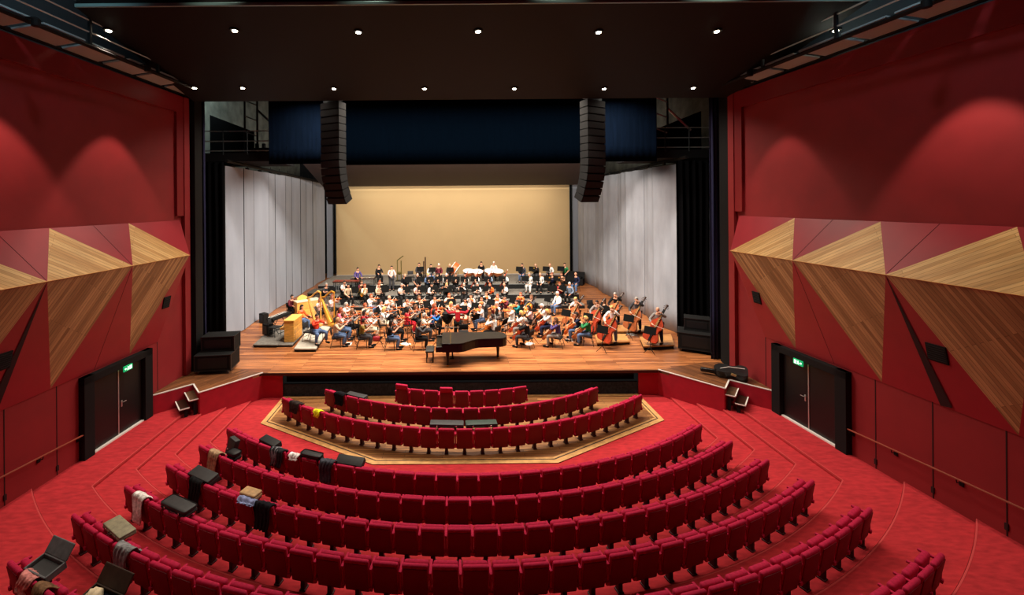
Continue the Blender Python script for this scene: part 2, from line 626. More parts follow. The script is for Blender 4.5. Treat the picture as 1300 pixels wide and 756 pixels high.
# black square grilles on the lower folded facets
for px, py, s, w, h, lb in ((211, 384, -1, .34, .42, 'near the stage on the left'), (4, 459, -1, .34, .42, 'above the left handrail'),
                            (961, 378, 1, .34, .42, 'near the stage on the right'), (1190, 449, 1, .40, .42, 'above the right handrail')):
    hitp = hit_facet(px, py, s)
    if hitp is None:
        continue
    t, p, n = hitp
    q = n.to_track_quat('Z', 'Y')
    o = thing('wall_grille', 'black square grille on the folded red wall panel %s' % lb, 'grille', p, 0, 'black grilles in the folded panels')
    o.rotation_euler = q.to_euler()
    bm = bm_new()
    box(bm, w, h, .03, (0, 0, .015), None, .005)
    obj('frame', bm, M_BLACK, o)
    bm = bm_new()
    for k in range(7):
        box(bm, w * .86, .02, .012, (0, -h * .38 + k * h * .127, .032), (.5, 0, 0))
    obj('louvres', bm, mat('grille_grey', (12, 12, 13), .8), o)

# small black loudspeakers beside the proscenium
for px, py, s in ((237, 304, -1), (932, 300, 1)):
    side = 'left' if s < 0 else 'right'
    p = at_d(px, py, 16.35)
    p.x = s * (Wall(16.35) - .2)
    o = thing('wall_lamp', 'small black fixture at the stage end of the %s wall above the panels' % side, 'wall loudspeaker', p, 0, 'small black fixtures by the proscenium')  # wall_lamp is a small loudspeaker, not a lamp
    bm = bm_new()
    lathe(bm, [(.07, -.12), (.09, -.05), (.09, .1), (.05, .13)], 12)
    obj('housing', bm, M_BLACK, o, True)
    bm = bm_new()
    box(bm, .25, .04, .04, (s * .12, 0, .05))
    obj('bracket', bm, M_BLACK, o)

# doors in the side walls
for s in (-1, 1):
    side = 'left' if s < 0 else 'right'
    yn, yf, zb, zt = 12.25, 14.85, .36, 2.69
    yc = (yn + yf) / 2
    root = bpy.data.objects.new('door_1' if s < 0 else 'door_2', None)
    COL.objects.link(root)
    root['kind'] = 'structure'
    root.location = (s * Wall(yc), yc, zb)
    root.rotation_euler = (0, 0, s * .06)
    i = -s
    bm = bm_new()
    for k in (-1, 1):
        box(bm, .20, .34, zt - zb + .1, (i * .08, k * 1.14, (zt - zb) / 2 - .05), None, .01)
    box(bm, .20, 2.62, .22, (i * .08, 0, zt - zb - .11), None, .01)
    obj('door_frame', bm, M_BLACK, root)
    for k in (-1, 1):
        bm = bm_new()
        box(bm, .05, .95, 2.10, (i * .02, k * .482, 1.05), None, .004)
        lf = obj('door_leaf', bm, mat('door_black', (20, 18, 18), .4), root)
    bm = bm_new()
    box(bm, .02, .035, 2.06, (i * .055, 0, 1.03))
    obj('centre_strip', bm, M_ALU, root)
    bm = bm_new()
    box(bm, .10, 1.9, .05, (i * .08, 0, .0))
    obj('threshold', bm, M_WHITE, root)
    bm = bm_new()
    box(bm, .02, .05, .2, (i * .05, .13, .95), None, .004)
    tube(bm, [(i * .06, .13, 1.0), (i * .11, .13, 1.0), (i * .11, .24, 1.0)], .012)
    obj('door_handle', bm, M_ALU, root, True)
    # exit sign on the lintel
    yx = 13.75
    e = thing('exit_sign', 'small lit green exit sign on the black frame of the %s door' % side, 'sign',
              (s * (Wall(yx) - .20), yx, zt - .27), s * .06, 'green exit signs')
    bm = bm_new()
    box(bm, .04, .34, .17, (0, 0, 0), None, .006)
    obj('sign_box', bm, mat('exit_green', (20, 150, 90), .5, emit=1.1), e)
    bm = bm_new()
    x = i * .024
    box(bm, .004, .085, .11, (x, .085, 0))                                  # doorway
    lathe(bm, [(.012, -.003), (.012, .003)], 10, (x, -.02, .045), Matrix.Rotation(PI / 2, 4, 'Y'))
    box(bm, .004, .05, .022, (x, -.015, .016), (.5, 0, 0))                  # runner body
    box(bm, .004, .016, .06, (x, 0.0, -.03), (.6, 0, 0))
    box(bm, .004, .016, .06, (x, -.035, -.03), (-.6, 0, 0))
    box(bm, .004, .07, .018, (x, -.105, 0))                                 # arrow
    box(bm, .004, .04, .016, (x, -.125, .012), (.7, 0, 0))
    box(bm, .004, .04, .016, (x, -.125, -.012), (-.7, 0, 0))
    obj('pictogram', bm, mat('exit_white', (235, 255, 245), .5, emit=1.6), e)

# handrails
for s in (-1, 1):
    side = 'left' if s < 0 else 'right'
    h = thing('handrail', 'brown wooden handrail on brackets along the %s side wall behind the door' % side, 'handrail', (s * Wall(8), 8, 0), 0, 'wall handrails')
    loc = Vector(h.location)
    bm = bm_new()

    def hp(y, off=.13, dz=0):
        return Vector((s * (Wall(y) - off), y, 1.06 + (12.45 - y) * .074 + dz)) - loc
    tube(bm, [hp(12.45), hp(2.0)], .024, 8)
    obj('rail', bm, M_RAIL, h, True)
    for y in (12.2, 11.1, 9.75, 8.4, 7.05):
        bm = bm_new()
        tube(bm, [hp(y, .13, -.02), hp(y, .12, -.09), hp(y, .0, -.11)], .012, 6)
        box(bm, .02, .09, .11, hp(y, .012, -.12))
        obj('bracket', bm, M_BLACK, h)

# ---- canopy with downlights
def canopy_z(y):
    return 12.76 - .181 * (y - 11.15)


bm = bm_new()
vs = [(-10.05, 11.15), (10.55, 11.15), (10.75, 17.0), (-10.45, 17.0)]
lo = [bm.verts.new((x, y, canopy_z(y))) for x, y in vs]
hi = [bm.verts.new((x, y, canopy_z(y) + .22)) for x, y in vs]
bm.faces.new(lo)
bm.faces.new(hi)
for k in range(4):
    bm.faces.new((lo[k], lo[(k + 1) % 4], hi[(k + 1) % 4], hi[k]))
struct('ceiling_canopy', bm, M_CANOPY)
bm = bm_new()
box(bm, 20.6, .06, .09, (.25, 11.12, 12.80), None, .01)
struct('trim_40', bm, mat('canopy_edge', (140, 186, 188), .4, .3))
LAMPS = [(138, 38), (298, 38), (455, 40), (607, 39), (760, 40), (910, 39), (1061, 38), (247, 111), (308, 111), (424, 112), (539, 112), (653, 112), (767, 112), (880, 111)]
M_LENS = mat('lamp_lens', (255, 236, 205), .5, emit=38.0)
proto = None
LAMP_POS = []
for n, (px, py) in enumerate(LAMPS):
    u, v = ray(px, py)
    # intersect with the canopy underside
    k = (12.76 + .181 * 11.15 - CAM.z) / (-v + .181)
    p = Vector((CAM.x + u * k, k, canopy_z(k) - .005))
    row = 'front' if n < 7 else 'rear'
    no = (n if n < 7 else n - 7) + 1
    lab = 'round recessed downlight, %s from left in the %s row of the dark ceiling canopy' % (ORD[no], row)
    if proto is None:
        proto = thing('ceiling_downlight', lab, 'lamp', p, 0, 'downlights in the dark canopy')
        bm = bm_new()
        lathe(bm, [(.13, -.02), (.14, .0), (.14, .03)], 20)
        obj('trim_ring', bm, M_BLACK, proto, True)
        bm = bm_new()
        lathe(bm, [(.055, -.045), (.07, -.03), (.07, -.02)], 16)
        obj('lens', bm, M_LENS, proto, True)
    else:
        dup(proto, lab, None, p)
    LAMP_POS.append(p)

# roof over the hall, with a row of pale grilles in front of the canopy
bm = bm_new()
box(bm, 27, 26, .2, (0, 6, 15.2))
struct('ceiling', bm, M_DARK)
bm = bm_new()
box(bm, 24, .3, 19.2, (0, -4.2, 5.6))
struct('wall_back', bm, M_WALL)
for k in range(11):
    p = at_d(230 + 75 * k, 0, 12.6)
    o = tag(obj('ceiling_grille', bm_new(), M_SLAT), 'pale grey ceiling grille, %s from left above the canopy front edge' % ORD[k + 1], 'grille', 'ceiling grilles above the canopy')
    o.location = (p.x, 12.6, p.z + .12)
    b = bm_new()
    box(b, 1.45, .06, .45, (0, 0, 0))
    for q in range(5):
        box(b, 1.45, .04, .03, (0, -.04, -.18 + q * .09))
    b.to_mesh(o.data)
    b.free()
    o.data.materials.clear()
    o.data.materials.append(mat('grille_teal', (120, 150, 146), .5, .2))
# lighting bar over the canopy edge
tr = thing('lighting_truss', 'thin steel pipe batten just above the bright canopy front edge', 'batten', (0, 11.3, 13.05))
bm = bm_new()
tube(bm, [(-9.0, 0, 0), (9.6, 0, 0)], .03)
obj('pipe', bm, M_STEEL, tr, True)
bm = bm_new()
for k in range(8):
    box(bm, .05, .12, .2, (-8 + k * 2.4, 0, .1))
obj('clamps', bm, M_BLACK, tr)

# side galleries above the walls
for s in (-1, 1):
    side = 'left' if s < 0 else 'right'
    bm = bm_new()
    bs = bm_new()
    for k in range(12):
        y = 16.2 - k * 1.3
        box(bs, .95, 1.12, .05, (s * (Wall(y) - .45), y, 12.0), (0, s * .12, s * .06), .005)
    for k in (0, 1):
        tube(bm, [(s * (Wall(16.9) - .02 - .95 * k), 16.9, 11.93), (s * (Wall(1) - .02 - .95 * k), 1, 11.93)], .06, 6)
    struct('trim_%d' % (50 if s < 0 else 51), bs, M_SLAT)
    struct('trim_%d' % (52 if s < 0 else 53), bm, M_BLACK)
    g = thing('gallery_railing', 'dark steel pipe railing of the lighting gallery over the %s wall' % side, 'railing', (s * 10.0, 10, 12.0), 0, 'gallery railings above the side walls')
    lo = Vector(g.location)
    bm = bm_new()
    for dz in (.3, .62, .98):
        tube(bm, [Vector((s * (Wall(16.9) - .98), 16.9, 12.0 + dz)) - lo, Vector((s * (Wall(1) - .98), 1, 12.0 + dz)) - lo], .022, 6)
    obj('rails', bm, M_STEELL, g, True)
    for k in range(6):
        y = 16.6 - k * 2.5
        bm = bm_new()
        box(bm, .07, .07, 1.05, Vector((s * (Wall(y) - .98), y, 12.5)) - lo)
        obj('post', bm, M_STEEL, g)
    bm = bm_new()
    box(bm, .3, 22, 3.2, (s * (Wall(6) + .5), 6, 13.4), (0, 0, s * .06))
    struct('wall_upper_' + side, bm, mat('upper_wall_slate', (58, 68, 74), .8))

# ================================================================== STAGE HOUSE
bm = bm_new()
box(bm, .3, 24, 18, (-14.6, 29.2, 8.0))
struct('wall_stage_left', bm, M_CONC)
bm = bm_new()
box(bm, .3, 24, 18, (14.6, 29.2, 8.0))
struct('wall_stage_right', bm, M_CONC)
bm = bm_new()
box(bm, 30, .3, 17, (0, 41, 8.0))
struct('wall_stage_back', bm, M_DARK)
bm = bm_new()
box(bm, 30, 25, .3, (0, 29, 17))
struct('ceiling_stage', bm, M_DARK)
# proscenium returns: black masking between hall wall and stage opening
for s in (-1, 1):
    side = 'left' if s < 0 else 'right'
    bm = bm_new()
    box(bm, .30, .5, 15, (s * (10.62 if s < 0 else 10.86), 17.3, 8.0))
    box(bm, 3.6, .2, 15, (s * 12.55, 17.6, 8.0))
    struct('wall_proscenium_' + side, bm, M_BLACK)


def curtain(name, x0, x1, y, z0, z1, m, label, amp=.07, waves=None, cat='curtain', group=None):
    w = x1 - x0
    n = waves or max(3, int(w / .28))
    N = n * 8
    bm = bm_new()
    g = []
    for j in range(7):
        z = z0 + (z1 - z0) * j / 6
        row = []
        for i in range(N + 1):
            t = i / N
            row.append(bm.verts.new((x0 + w * t - (x0 + x1) / 2, amp * math.sin(t * n * 2 * PI) * (1 + .25 * math.sin(i * .7 + j)) , z - z0)))
        g.append(row)
    for j in range(6):
        for i in range(N):
            bm.faces.new((g[j][i], g[j][i + 1], g[j + 1][i + 1], g[j + 1][i]))
    o = obj(name, bm, m, smooth=True, loc=((x0 + x1) / 2, y, z0))
    sm = o.modifiers.new('thickness', 'SOLIDIFY')
    sm.thickness = .02
    tag(o, label, cat, group)
    return o


curtain('leg_curtain', -12.4, -10.85, 20.0, 1.0, 9.6, M_CURT, 'black leg curtain left of the stage beside the grey shell panels', .05)
curtain('leg_curtain', 10.75, 12.3, 21.0, 1.0, 9.6, M_CURT, 'black pleated leg curtain right of the stage beside the grey shell', .11)
curtain('leg_curtain', 11.0, 12.4, 18.6, 1.0, 9.9, M_CURT, 'broad black curtain between right road cases and the navy curtain', .05)
curtain('leg_curtain', 10.5, 10.95, 17.95, 1.0, 12.3, mat('navy_edge', (30, 32, 66), .9), 'narrow navy curtain hanging beside the right proscenium edge', .05)
curtain('leg_curtain', -10.85, -10.58, 17.95, 1.0, 12.3, mat('navy_edge', (30, 32, 66), .9), 'narrow navy curtain hanging beside the left proscenium edge', .04)
curtain('border_curtain', -8.75, -6.2, 20.0, 9.48, 14, M_NAVY, 'blue border curtain left of the left loudspeaker array', .004)
curtain('border_curtain', 6.55, 9.3, 20.0, 9.48, 14, M_NAVY, 'blue border curtain right of the right loudspeaker array', .004)
curtain('border_curtain', -5.9, 6.4, 20.4, 9.45, 14, M_NAVYD, 'wide dark navy border curtain between the two loudspeaker arrays', .004)

# reflector cloud
bm = bm_new()
for (y0, y1) in ((24.0, 36.2),):
    def cz(y):
        return 9.85 - (y - 24) * .064
    xs = lambda y: (-8.5 - (y - 24) * .20, 8.0 + (y - 24) * .22)
    a, b = xs(y0), xs(y1)
    q = [(a[0], y0, cz(y0)), (a[1], y0, cz(y0)), (b[1], y1, cz(y1)), (b[0], y1, cz(y1))]
    lo = [bm.verts.new(p) for p in q]
    hi = [bm.verts.new((p[0], p[1], p[2] + .12)) for p in q]
    bm.faces.new(lo)
    bm.faces.new(hi)
    for k in range(4):
        bm.faces.new((lo[k], lo[(k + 1) % 4], hi[(k + 1) % 4], hi[k]))
struct('ceiling_reflector', bm, M_CLOUD)

# grey shell panels on the left: one thing per panel
SEAMS = [21.0, 22.7, 24.15, 25.85, 27.1, 28.6, 29.95, 31.5, 33.0, 34.3, 35.7, 37.6]
for k in range(len(SEAMS) - 1):
    y0, y1 = SEAMS[k], SEAMS[k + 1]
    L = y1 - y0
    tw = (.07 if k % 2 else -.07) + .02 * math.sin(k * 2.3)
    o = thing('shell_panel', 'tall pale grey acoustic panel, %s from the audience on the left' % ORD[k + 1], 'acoustic panel', (-11.3 + .0 * k, (y0 + y1) / 2, 1.0), tw, 'grey panels of the left stage wall')
    bm = bm_new()
    box(bm, .06, L - .06, 8.5, (0, 0, 4.27), None, .008)
    obj('panel', bm, M_SHELL, o)
    bm = bm_new()
    box(bm, .06, .045, 8.5, (.006, -L / 2, 4.27))
    obj('joint', bm, M_BLACK, o)
    bm = bm_new()
    box(bm, .12, .25, .1, (-.02, -.1, 8.56))
    tube(bm, [(0, -.1, 8.56), (0, -.1, 8.9)], .02, 6)
    obj('hook', bm, M_BLACK, o)
# right: folded fabric panels
ys = [21.4, 23.4, 25.0, 27.0, 28.8, 31.0, 33.2, 35.4, 37.6]
for k in range(len(ys) - 1):
    y0, y1 = ys[k], ys[k + 1]
    N = 14
    bm = bm_new()
    g = []
    for j in range(9):
        z = 8.45 * j / 8
        row = []
        for i in range(N + 1):
            t = i / N
            fold = (.26 if k % 2 else -.26) * (t - .5) + .035 * math.sin(t * PI * 3 + j * .12) * math.sin(t * PI)
            row.append(bm.verts.new((fold, (t - .5) * (y1 - y0 + .02), z)))
        g.append(row)
    for j in range(8):
        for i in range(N):
            bm.faces.new((g[j][i], g[j][i + 1], g[j + 1][i + 1], g[j + 1][i]))
    o = thing('fabric_wall_panel', 'pale grey hanging fabric panel, %s from the audience on the right' % ORD[k + 1], 'acoustic panel', (10.85, (y0 + y1) / 2, 1.02), 0, 'grey fabric panels of the right stage wall')
    p = obj('fabric', bm, M_CLOTHSH, o, True)
    sm = p.modifiers.new('thickness', 'SOLIDIFY')
    sm.thickness = .02
    bm = bm_new()
    sg = .13 if k % 2 else -.13
    tube(bm, [(-sg, -(y1 - y0) / 2, 8.47), (sg, (y1 - y0) / 2, 8.47)], .03, 6)
    box(bm, .1, .14, .16, (0, 0, 8.55))
    obj('batten', bm, M_BLACK, o)
for s in (-1, 1):
    side = 'left' if s < 0 else 'right'
    bm = bm_new()
    tube(bm, [(s * 11.15, 20.8, 9.75), (s * 11.15, 38, 9.45)], .09, 6)
    struct('trim_%d' % (60 if s < 0 else 61), bm, M_BLACK)

# canvas at the back, ladder trusses at its sides
bm = bm_new()
box(bm, 21.2, .06, 8.4, (0.05, 39.0, 5.2), None, .01)
o = tag(obj('backdrop_canvas', bm, M_CANVAS), 'large smooth beige backdrop closing the rear of the stage', 'backdrop')
bm = bm_new()
box(bm, 21.2, .10, .16, (.05, 38.9, 1.09), None, .01)
struct('baseboard_back', bm, M_WHITE)
for s in (-1, 1):
    side = 'left' if s < 0 else 'right'
    x = s * 10.58
    o = thing('ladder_truss', 'dark vertical ladder truss at the %s edge of the beige backdrop' % side, 'truss', (x, 38.4, 1.0), 0, 'ladder trusses at the backdrop')
    bm = bm_new()
    for k in (-1, 1):
        tube(bm, [(k * .11, 0, 0), (k * .11, 0, 8.3)], .03, 6)
    obj('chords', bm, M_STEEL, o, True)
    bm = bm_new()
    for k in range(30):
        tube(bm, [(-.11, 0, .1 + k * .28), (.11, 0, .1 + k * .28)], .03, 6)
    obj('rungs', bm, M_BLACK, o)
    o = thing('side_flat', 'narrow pale upright panel beside the %s ladder truss' % side, 'acoustic panel', (s * 11.0, 38.5, 1.0), 0, 'narrow flats in the rear corners')
    bm = bm_new()
    box(bm, .55, .08, 8.4, (0, 0, 4.2), None, .01)
    obj('panel', bm, M_SHELL, o)
    bm = bm_new()
    box(bm, .03, .10, 8.4, (s * .29, 0, 4.2))
    obj('edge', bm, M_BLACK, o)

# fly galleries at the sides of the stage house
for s in (-1, 1):
    side = 'left' if s < 0 else 'right'
    bm = bm_new()
    box(bm, 5.2, 3.0, .42, (s * 11.75, 22.9, 9.98))
    struct('floor_gallery_' + side, bm, M_DARK)
    g = thing('fly_gallery_railing', 'grey steel railing of the fly gallery high at stage %s' % side, 'railing', (s * 11.6, 21.4, 10.2), 0, 'fly gallery railings')
    bm = bm_new()
    for z in (.1, .58, 1.08):
        tube(bm, [(-2.5, 0, z), (2.5, 0, z)], .028, 6)
    obj('rails', bm, M_STEELL, g, True)
    for k in range(5):
        bm = bm_new()
        tube(bm, [(-2.4 + k * 1.2, 0, -.1), (-2.4 + k * 1.2, 0, 1.1)], .03, 6)
        obj('post', bm, M_STEEL, g)
    g = thing('scaffold_tower', 'dark upright scaffold frame standing on the %s fly gallery' % side, 'scaffold', (s * 10.6, 22.2, 10.19), 0, 'scaffold frames on the fly galleries')
    bm = bm_new()
    for x in (-.3, .35):
        tube(bm, [(x, 0, 0), (x, 0, 3.4)], .05, 6)
    obj('uprights', bm, M_BLACK, g)
    bm = bm_new()
    for z in (1.2, 2.0, 2.8):
        tube(bm, [(-.3, 0, z), (.35, 0, z - .25)], .035, 6)
    tube(bm, [(.35, .1, 2.3), (1.6, .1, 1.1)], .06, 6)
    obj('braces', bm, M_STEELL, g)
    g = thing('gallery_drape', 'black slanting drape on the %s fly gallery in front of the concrete' % side, 'drape', (s * 11.9, 22.6, 10.19))
    bm = bm_new()
    pts = [(-1.0, 0), (1.3, 0), (1.3, 1.25), (-1.0, 2.15)]
    prism(bm, [(p[0] * s * -1, p[1]) for p in pts], -.04, .04)
    bmesh.ops.rotate(bm, cent=(0, 0, 0), matrix=Matrix.Rotation(PI / 2, 3, 'X'), verts=bm.verts)
    obj('cloth', bm, M_CURT, g)
    g = thing('equipment_rack', 'dark equipment rack lying on the %s fly gallery behind the railing' % side, 'rack', (s * 9.9, 22.6, 10.19))
    bm = bm_new()
    box(bm, 1.5, .5, .35, (0, 0, .2), None, .02)
    obj('body', bm, M_DARK, g)
    bm = bm_new()
    for k in range(4):
        lathe(bm, [(.08, 0), (.1, .05), (.1, .25)], 10, (-.55 + k * .36, 0, .37))
    obj('lamps', bm, M_STEEL, g)

# ---- loudspeaker line arrays
for s, px in ((-1, 423), (1, 752)):
    side = 'left' if s < 0 else 'right'
    p = at_d(px, 127, 17.6)
    a = thing('line_array', 'tall black hanging loudspeaker array on the %s of the stage opening' % side, 'loudspeaker', (p.x, 17.6, 0), s * .5, 'hanging loudspeaker arrays')
    z, yoff, ang = 11.75, 0.0, 0.0
    for k in range(14):
        h = .295
        if k > 7:
            ang += .075
        bm = bm_new()
        vs = prism(bm, [(-.5, -.22), (.5, -.22), (.42, .28), (-.42, .28)], -h / 2 + .008, h / 2 - .008, .012)
        mt = Matrix.Translation((0, yoff, z - h / 2)) @ Matrix.Rotation(ang, 4, 'X')
        bmesh.ops.transform(bm, matrix=mt, verts=bm.verts)
        c = obj('cabinet', bm, M_BLACK, a)
        bm = bm_new()
        box(bm, .94, .012, h * .8, (0, -.226, 0))
        bmesh.ops.transform(bm, matrix=mt, verts=bm.verts)
        obj('grille', bm, mat('grille_dark', (26, 26, 28), .5, .2), c)
        z -= h * math.cos(ang)
        yoff += h * math.sin(ang)
    bm = bm_new()
    box(bm, 1.0, .1, .12, (0, 0, 11.85))
    for k in (-.4, .4):
        tube(bm, [(k, 0, 11.8), (k, 0, 13.5)], .025, 6)
    obj('flying_frame', bm, M_STEEL, a)

# ================================================================== THEATRE SEATS
def seat_meshes():
    out = {}
    bm = bm_new()                                     # padded backrest, curved top, leaning slightly back
    box(bm, .485, .085, .66, (0, 0, -.08), None, .035, 3)
    bmesh.ops.rotate(bm, cent=(0, 0, 0), matrix=Matrix.Rotation(.16, 3, 'X'), verts=bm.verts)
    bmesh.ops.translate(bm, vec=(0, 0, .55), verts=bm.verts)
    out['backrest'] = bm
    bm = bm_new()                                     # dark shell on the rear of the backrest
    box(bm, .44, .02, .56, (0, -.046, -.09), None, .008)
    bmesh.ops.rotate(bm, cent=(0, 0, 0), matrix=Matrix.Rotation(.16, 3, 'X'), verts=bm.verts)
    bmesh.ops.translate(bm, vec=(0, 0, .55), verts=bm.verts)
    out['shell'] = bm
    bm = bm_new()                                     # folded-up seat cushion
    box(bm, .465, .11, .42, (0, .17, .50), (.10, 0, 0), .045, 3)
    out['cushion'] = bm
    bm = bm_new()                                     # armrest with its side panel
    box(bm, .055, .34, .045, (0, .12, .62), None, .016)
    box(bm, .045, .09, .30, (0, .03, .47), None, .01)
    box(bm, .045, .16, .10, (0, .06, .35), None, .01)
    box(bm, .07, .12, .07, (0, .02, .26), None, .01)
    out['armrest'] = bm
    bm = bm_new()                                     # pedestal and floor plate
    box(bm, .09, .12, .33, (0, .06, .17), None, .012)
    box(bm, .12, .15, .03, (0, .06, .015), None, .008)
    box(bm, .40, .07, .05, (0, .08, .33), None, .01)
    out['pedestal'] = bm
    bm = bm_new()
    box(bm, .46, .10, .17, (0, -.09, .86), (.16, 0, 0), .03, 3)
    out['headrest'] = bm
    res = {}
    for k, b in out.items():
        o = obj(k, b, {'shell': M_SEATD, 'pedestal': M_PED}.get(k, M_SEAT), None, True)
        res[k] = o.data
        bpy.data.objects.remove(o)
    return res


SM = seat_meshes()
SEATS = {}
COUNT = {1: 9, 2: 20, 3: 25, 4: 29, 5: 30, 6: 30, 7: 31, 8: 32, 9: 32, 10: 31}
PITCH = {2: .532, 3: .548, 4: .535, 5: .53, 6: .545, 8: .552}


def mesh_child(name, me, parent, loc=(0, 0, 0), rotz=0):
    o = bpy.data.objects.new(name, me)
    COL.objects.link(o)
    o.parent = parent
    o.location = loc
    if rotz:
        o.rotation_euler = (0, 0, rotz)
    return o


for k in range(1, 11):
    n = COUNT[k]
    p = PITCH.get(k, .55)
    R, z = ROW_R[k], ROW_Z[k]
    SEATS[k] = []
    for i in range(n):
        t = (i - (n - 1) / 2) * p / R
        pos = Vector((R * math.sin(t), CY - R * math.cos(t), z))
        if pos.y < .8:
            continue
        q = project((pos.x, pos.y, z + .8))
        if q[1] > 790 or not -40 < q[0] < 1340:
            continue
        if i <= (n - 1) / 2:
            w = '%s from the left end' % ORD[i + 1] if i else 'at the left end'
        else:
            j = n - i
            w = '%s from the right end' % ORD[j] if j > 1 else 'at the right end'
        rowname = '%s row from the stage' % ORD[k]
        tall = k == 1 and i in (0, 3)
        lab = 'red velvet theatre seat %s%s, %s' % ('with headrest ' if tall else '', w, rowname)
        s = thing('theatre_seat', lab, 'seat', pos, t, 'red theatre seats')
        for part in ('backrest', 'cushion', 'pedestal', 'shell'):
            mesh_child(part, SM[part], s)
        mesh_child('armrest', SM['armrest'], s, (-p / 2, 0, 0))
        if i == n - 1:
            mesh_child('armrest', SM['armrest'], s, (p / 2, 0, 0))
        if tall:
            mesh_child('headrest', SM['headrest'], s)
        SEATS[k].append((pos, t, q[0], i))


def seat_at(k, px):
    return min(SEATS[k], key=lambda s: abs(s[2] - px))


# ---- belongings left on the seats
def cloth_over(name, k, px, rgb, label, cat, width=.42, front=.25, back=.4, seed=1, shift=0.0, taper=.8, name_mat=None, stripes=None):
    pos, t, _, _ = seat_at(k, px)
    rnd = random.Random(seed)
    prof = []
    for j in range(7):
        f = j / 6
        prof.append((-.105 - .05 * (1 - f) + .012 * rnd.uniform(-1, 1), .80 - back * (1 - f) - .02))
    prof += [(-.08, .825), (-.03, .835), (.02, .81)]
    for j in range(6):
        f = (j + 1) / 6
        prof.append((.04 + .16 * f, .80 - front * f * .6 + (.02 * rnd.uniform(-1, 1))))
    N = 12
    bm = bm_new()
    g = []
    for j, (y, z) in enumerate(prof):
        f = 1 - (1 - taper) * abs(j - 8) / 8
        row = []
        for i in range(N + 1):
            u = i / N - .5
            wob = .02 * math.sin(i * 2.1 + seed) + .014 * math.sin(i * 3.7 + j * .8)
            row.append(bm.verts.new((u * width * f + .02 * math.sin(j * .9 + seed), y + (wob if j < 7 else wob * .5) - (.01 if j < 7 else 0), z + abs(wob) * .8)))
        g.append(row)
    for j in range(len(prof) - 1):
        for i in range(N):
            bm.faces.new((g[j][i], g[j][i + 1], g[j + 1][i + 1], g[j + 1][i]))
    o = obj(name, bm, name_mat or mat('cloth_%s_%d' % (name, seed), rgb, .9, 0, .1, var=.25, scale=14, bump=.4), smooth=True)
    sm = o.modifiers.new('thickness', 'SOLIDIFY')
    sm.thickness = .022
    ss = o.modifiers.new('round', 'SUBSURF')
    ss.levels = 1
    ss.render_levels = 1
    o.location = pos + Vector((math.cos(t), math.sin(t), 0)) * shift
    o.rotation_euler = (0, 0, t)
    return tag(o, label, cat)


def case_on(name, k, px, size, rgb, label, cat='case', z=.80, fwd=.10, yaw=0.0, tilt=0.0, roll=0.0, shift=0.0, rounded=.016, clasps=2):
    pos, t, _, _ = seat_at(k, px)
    L, W, H = size
    loc = pos + Vector((-math.sin(t), math.cos(t), 0)) * fwd + Vector((math.cos(t), math.sin(t), 0)) * shift + Vector((0, 0, z))
    o = thing(name, label, cat, loc)
    o.rotation_euler = (tilt, roll, t + yaw)
    m = mat('case_%d_%d_%d' % rgb, rgb, .55, 0, .35, var=.12, scale=10)
    bm = bm_new()
    box(bm, L, W, H * .62, (0, 0, H * .31), None, rounded, 3)
    obj('shell', bm, m, o, True)
    bm = bm_new()
    box(bm, L * .99, W * .98, H * .42, (0, 0, H * .79), None, rounded, 3)
    obj('lid', bm, m, o, True)
    bm = bm_new()
    tube(bm, [(-.06, -W / 2, H * .5), (-.05, -W / 2 - .035, H * .5), (.05, -W / 2 - .035, H * .5), (.06, -W / 2, H * .5)], .009, 6)
    obj('handle', bm, M_BLACK, o, True)
    for c in range(clasps):
        bm = bm_new()
        box(bm, .035, .012, .035, (L * (-.28 + .56 * c), -W / 2 - .003, H * .53), None, .003)
        obj('clasp', bm, M_SILVER, o)
    return o


case_on('instrument_case', 4, 337, (.72, .26, .16), (22, 22, 24), 'black case with shiny clasps lying on the fourth row seats at left', z=.70, fwd=.16, tilt=.15, yaw=-.1)
cloth_over('coat', 4, 350, (38, 38, 42), 'dark grey coat hung over a seat back in the fourth row', 'coat', .46, .2, .42, 11)
cloth_over('scarf', 4, 362, (110, 110, 116), 'grey patterned scarf looped over a fourth row seat back', 'scarf', .26, .2, .40, 12, -.1)
cloth_over('white_cloth', 4, 368, (216, 212, 210), 'crumpled white cloth lying on top of a fourth row seat', 'cloth', .34, .3, .08, 13, .05)
case_on('dark_bag', 4, 398, (.66, .24, .17), (34, 33, 36), 'long dark padded bag lying along the fourth row seat tops', 'bag', z=.72, fwd=.06, rounded=.07, clasps=0)
cloth_over('grey_jacket', 4, 418, (58, 60, 68), 'dark grey jacket hanging over a fourth row seat back', 'jacket', .42, .1, .46, 14)
case_on('violin_case', 4, 450, (.78, .26, .14), (30, 29, 31), 'dark slab-like instrument case propped behind fourth row seats', z=.66, fwd=.30, tilt=.5)
case_on('violin_case', 5, 268, (.30, .16, .66), (46, 46, 48), 'dark grey case standing upright at left end of fifth row', z=.35, fwd=.34, tilt=-.2, roll=.2)
cloth_over('scarf', 5, 275, (148, 122, 96), 'long tan and grey scarf hanging down a fifth row seat back', 'scarf', .44, .2, .56, 15)
case_on('backpack', 5, 292, (.36, .28, .24), (20, 20, 22), 'small black bag on a fifth row seat beside tan scarf', 'bag', z=.66, fwd=.18, rounded=.08, clasps=0)
case_on('instrument_case', 6, 243, (.80, .30, .18), (42, 42, 44), 'dark grey instrument case lying across sixth row seats at left', z=.70, fwd=.16, tilt=.2)
cloth_over('black_coat', 6, 258, (20, 20, 22), 'black coat draped down a seat back in the sixth row', 'coat', .46, .2, .52, 16, .05)
case_on('box', 6, 306, (.46, .26, .14), (176, 140, 98), 'tan open bag with colourful contents on sixth row seats', 'bag', z=.74, fwd=.12, rounded=.03)
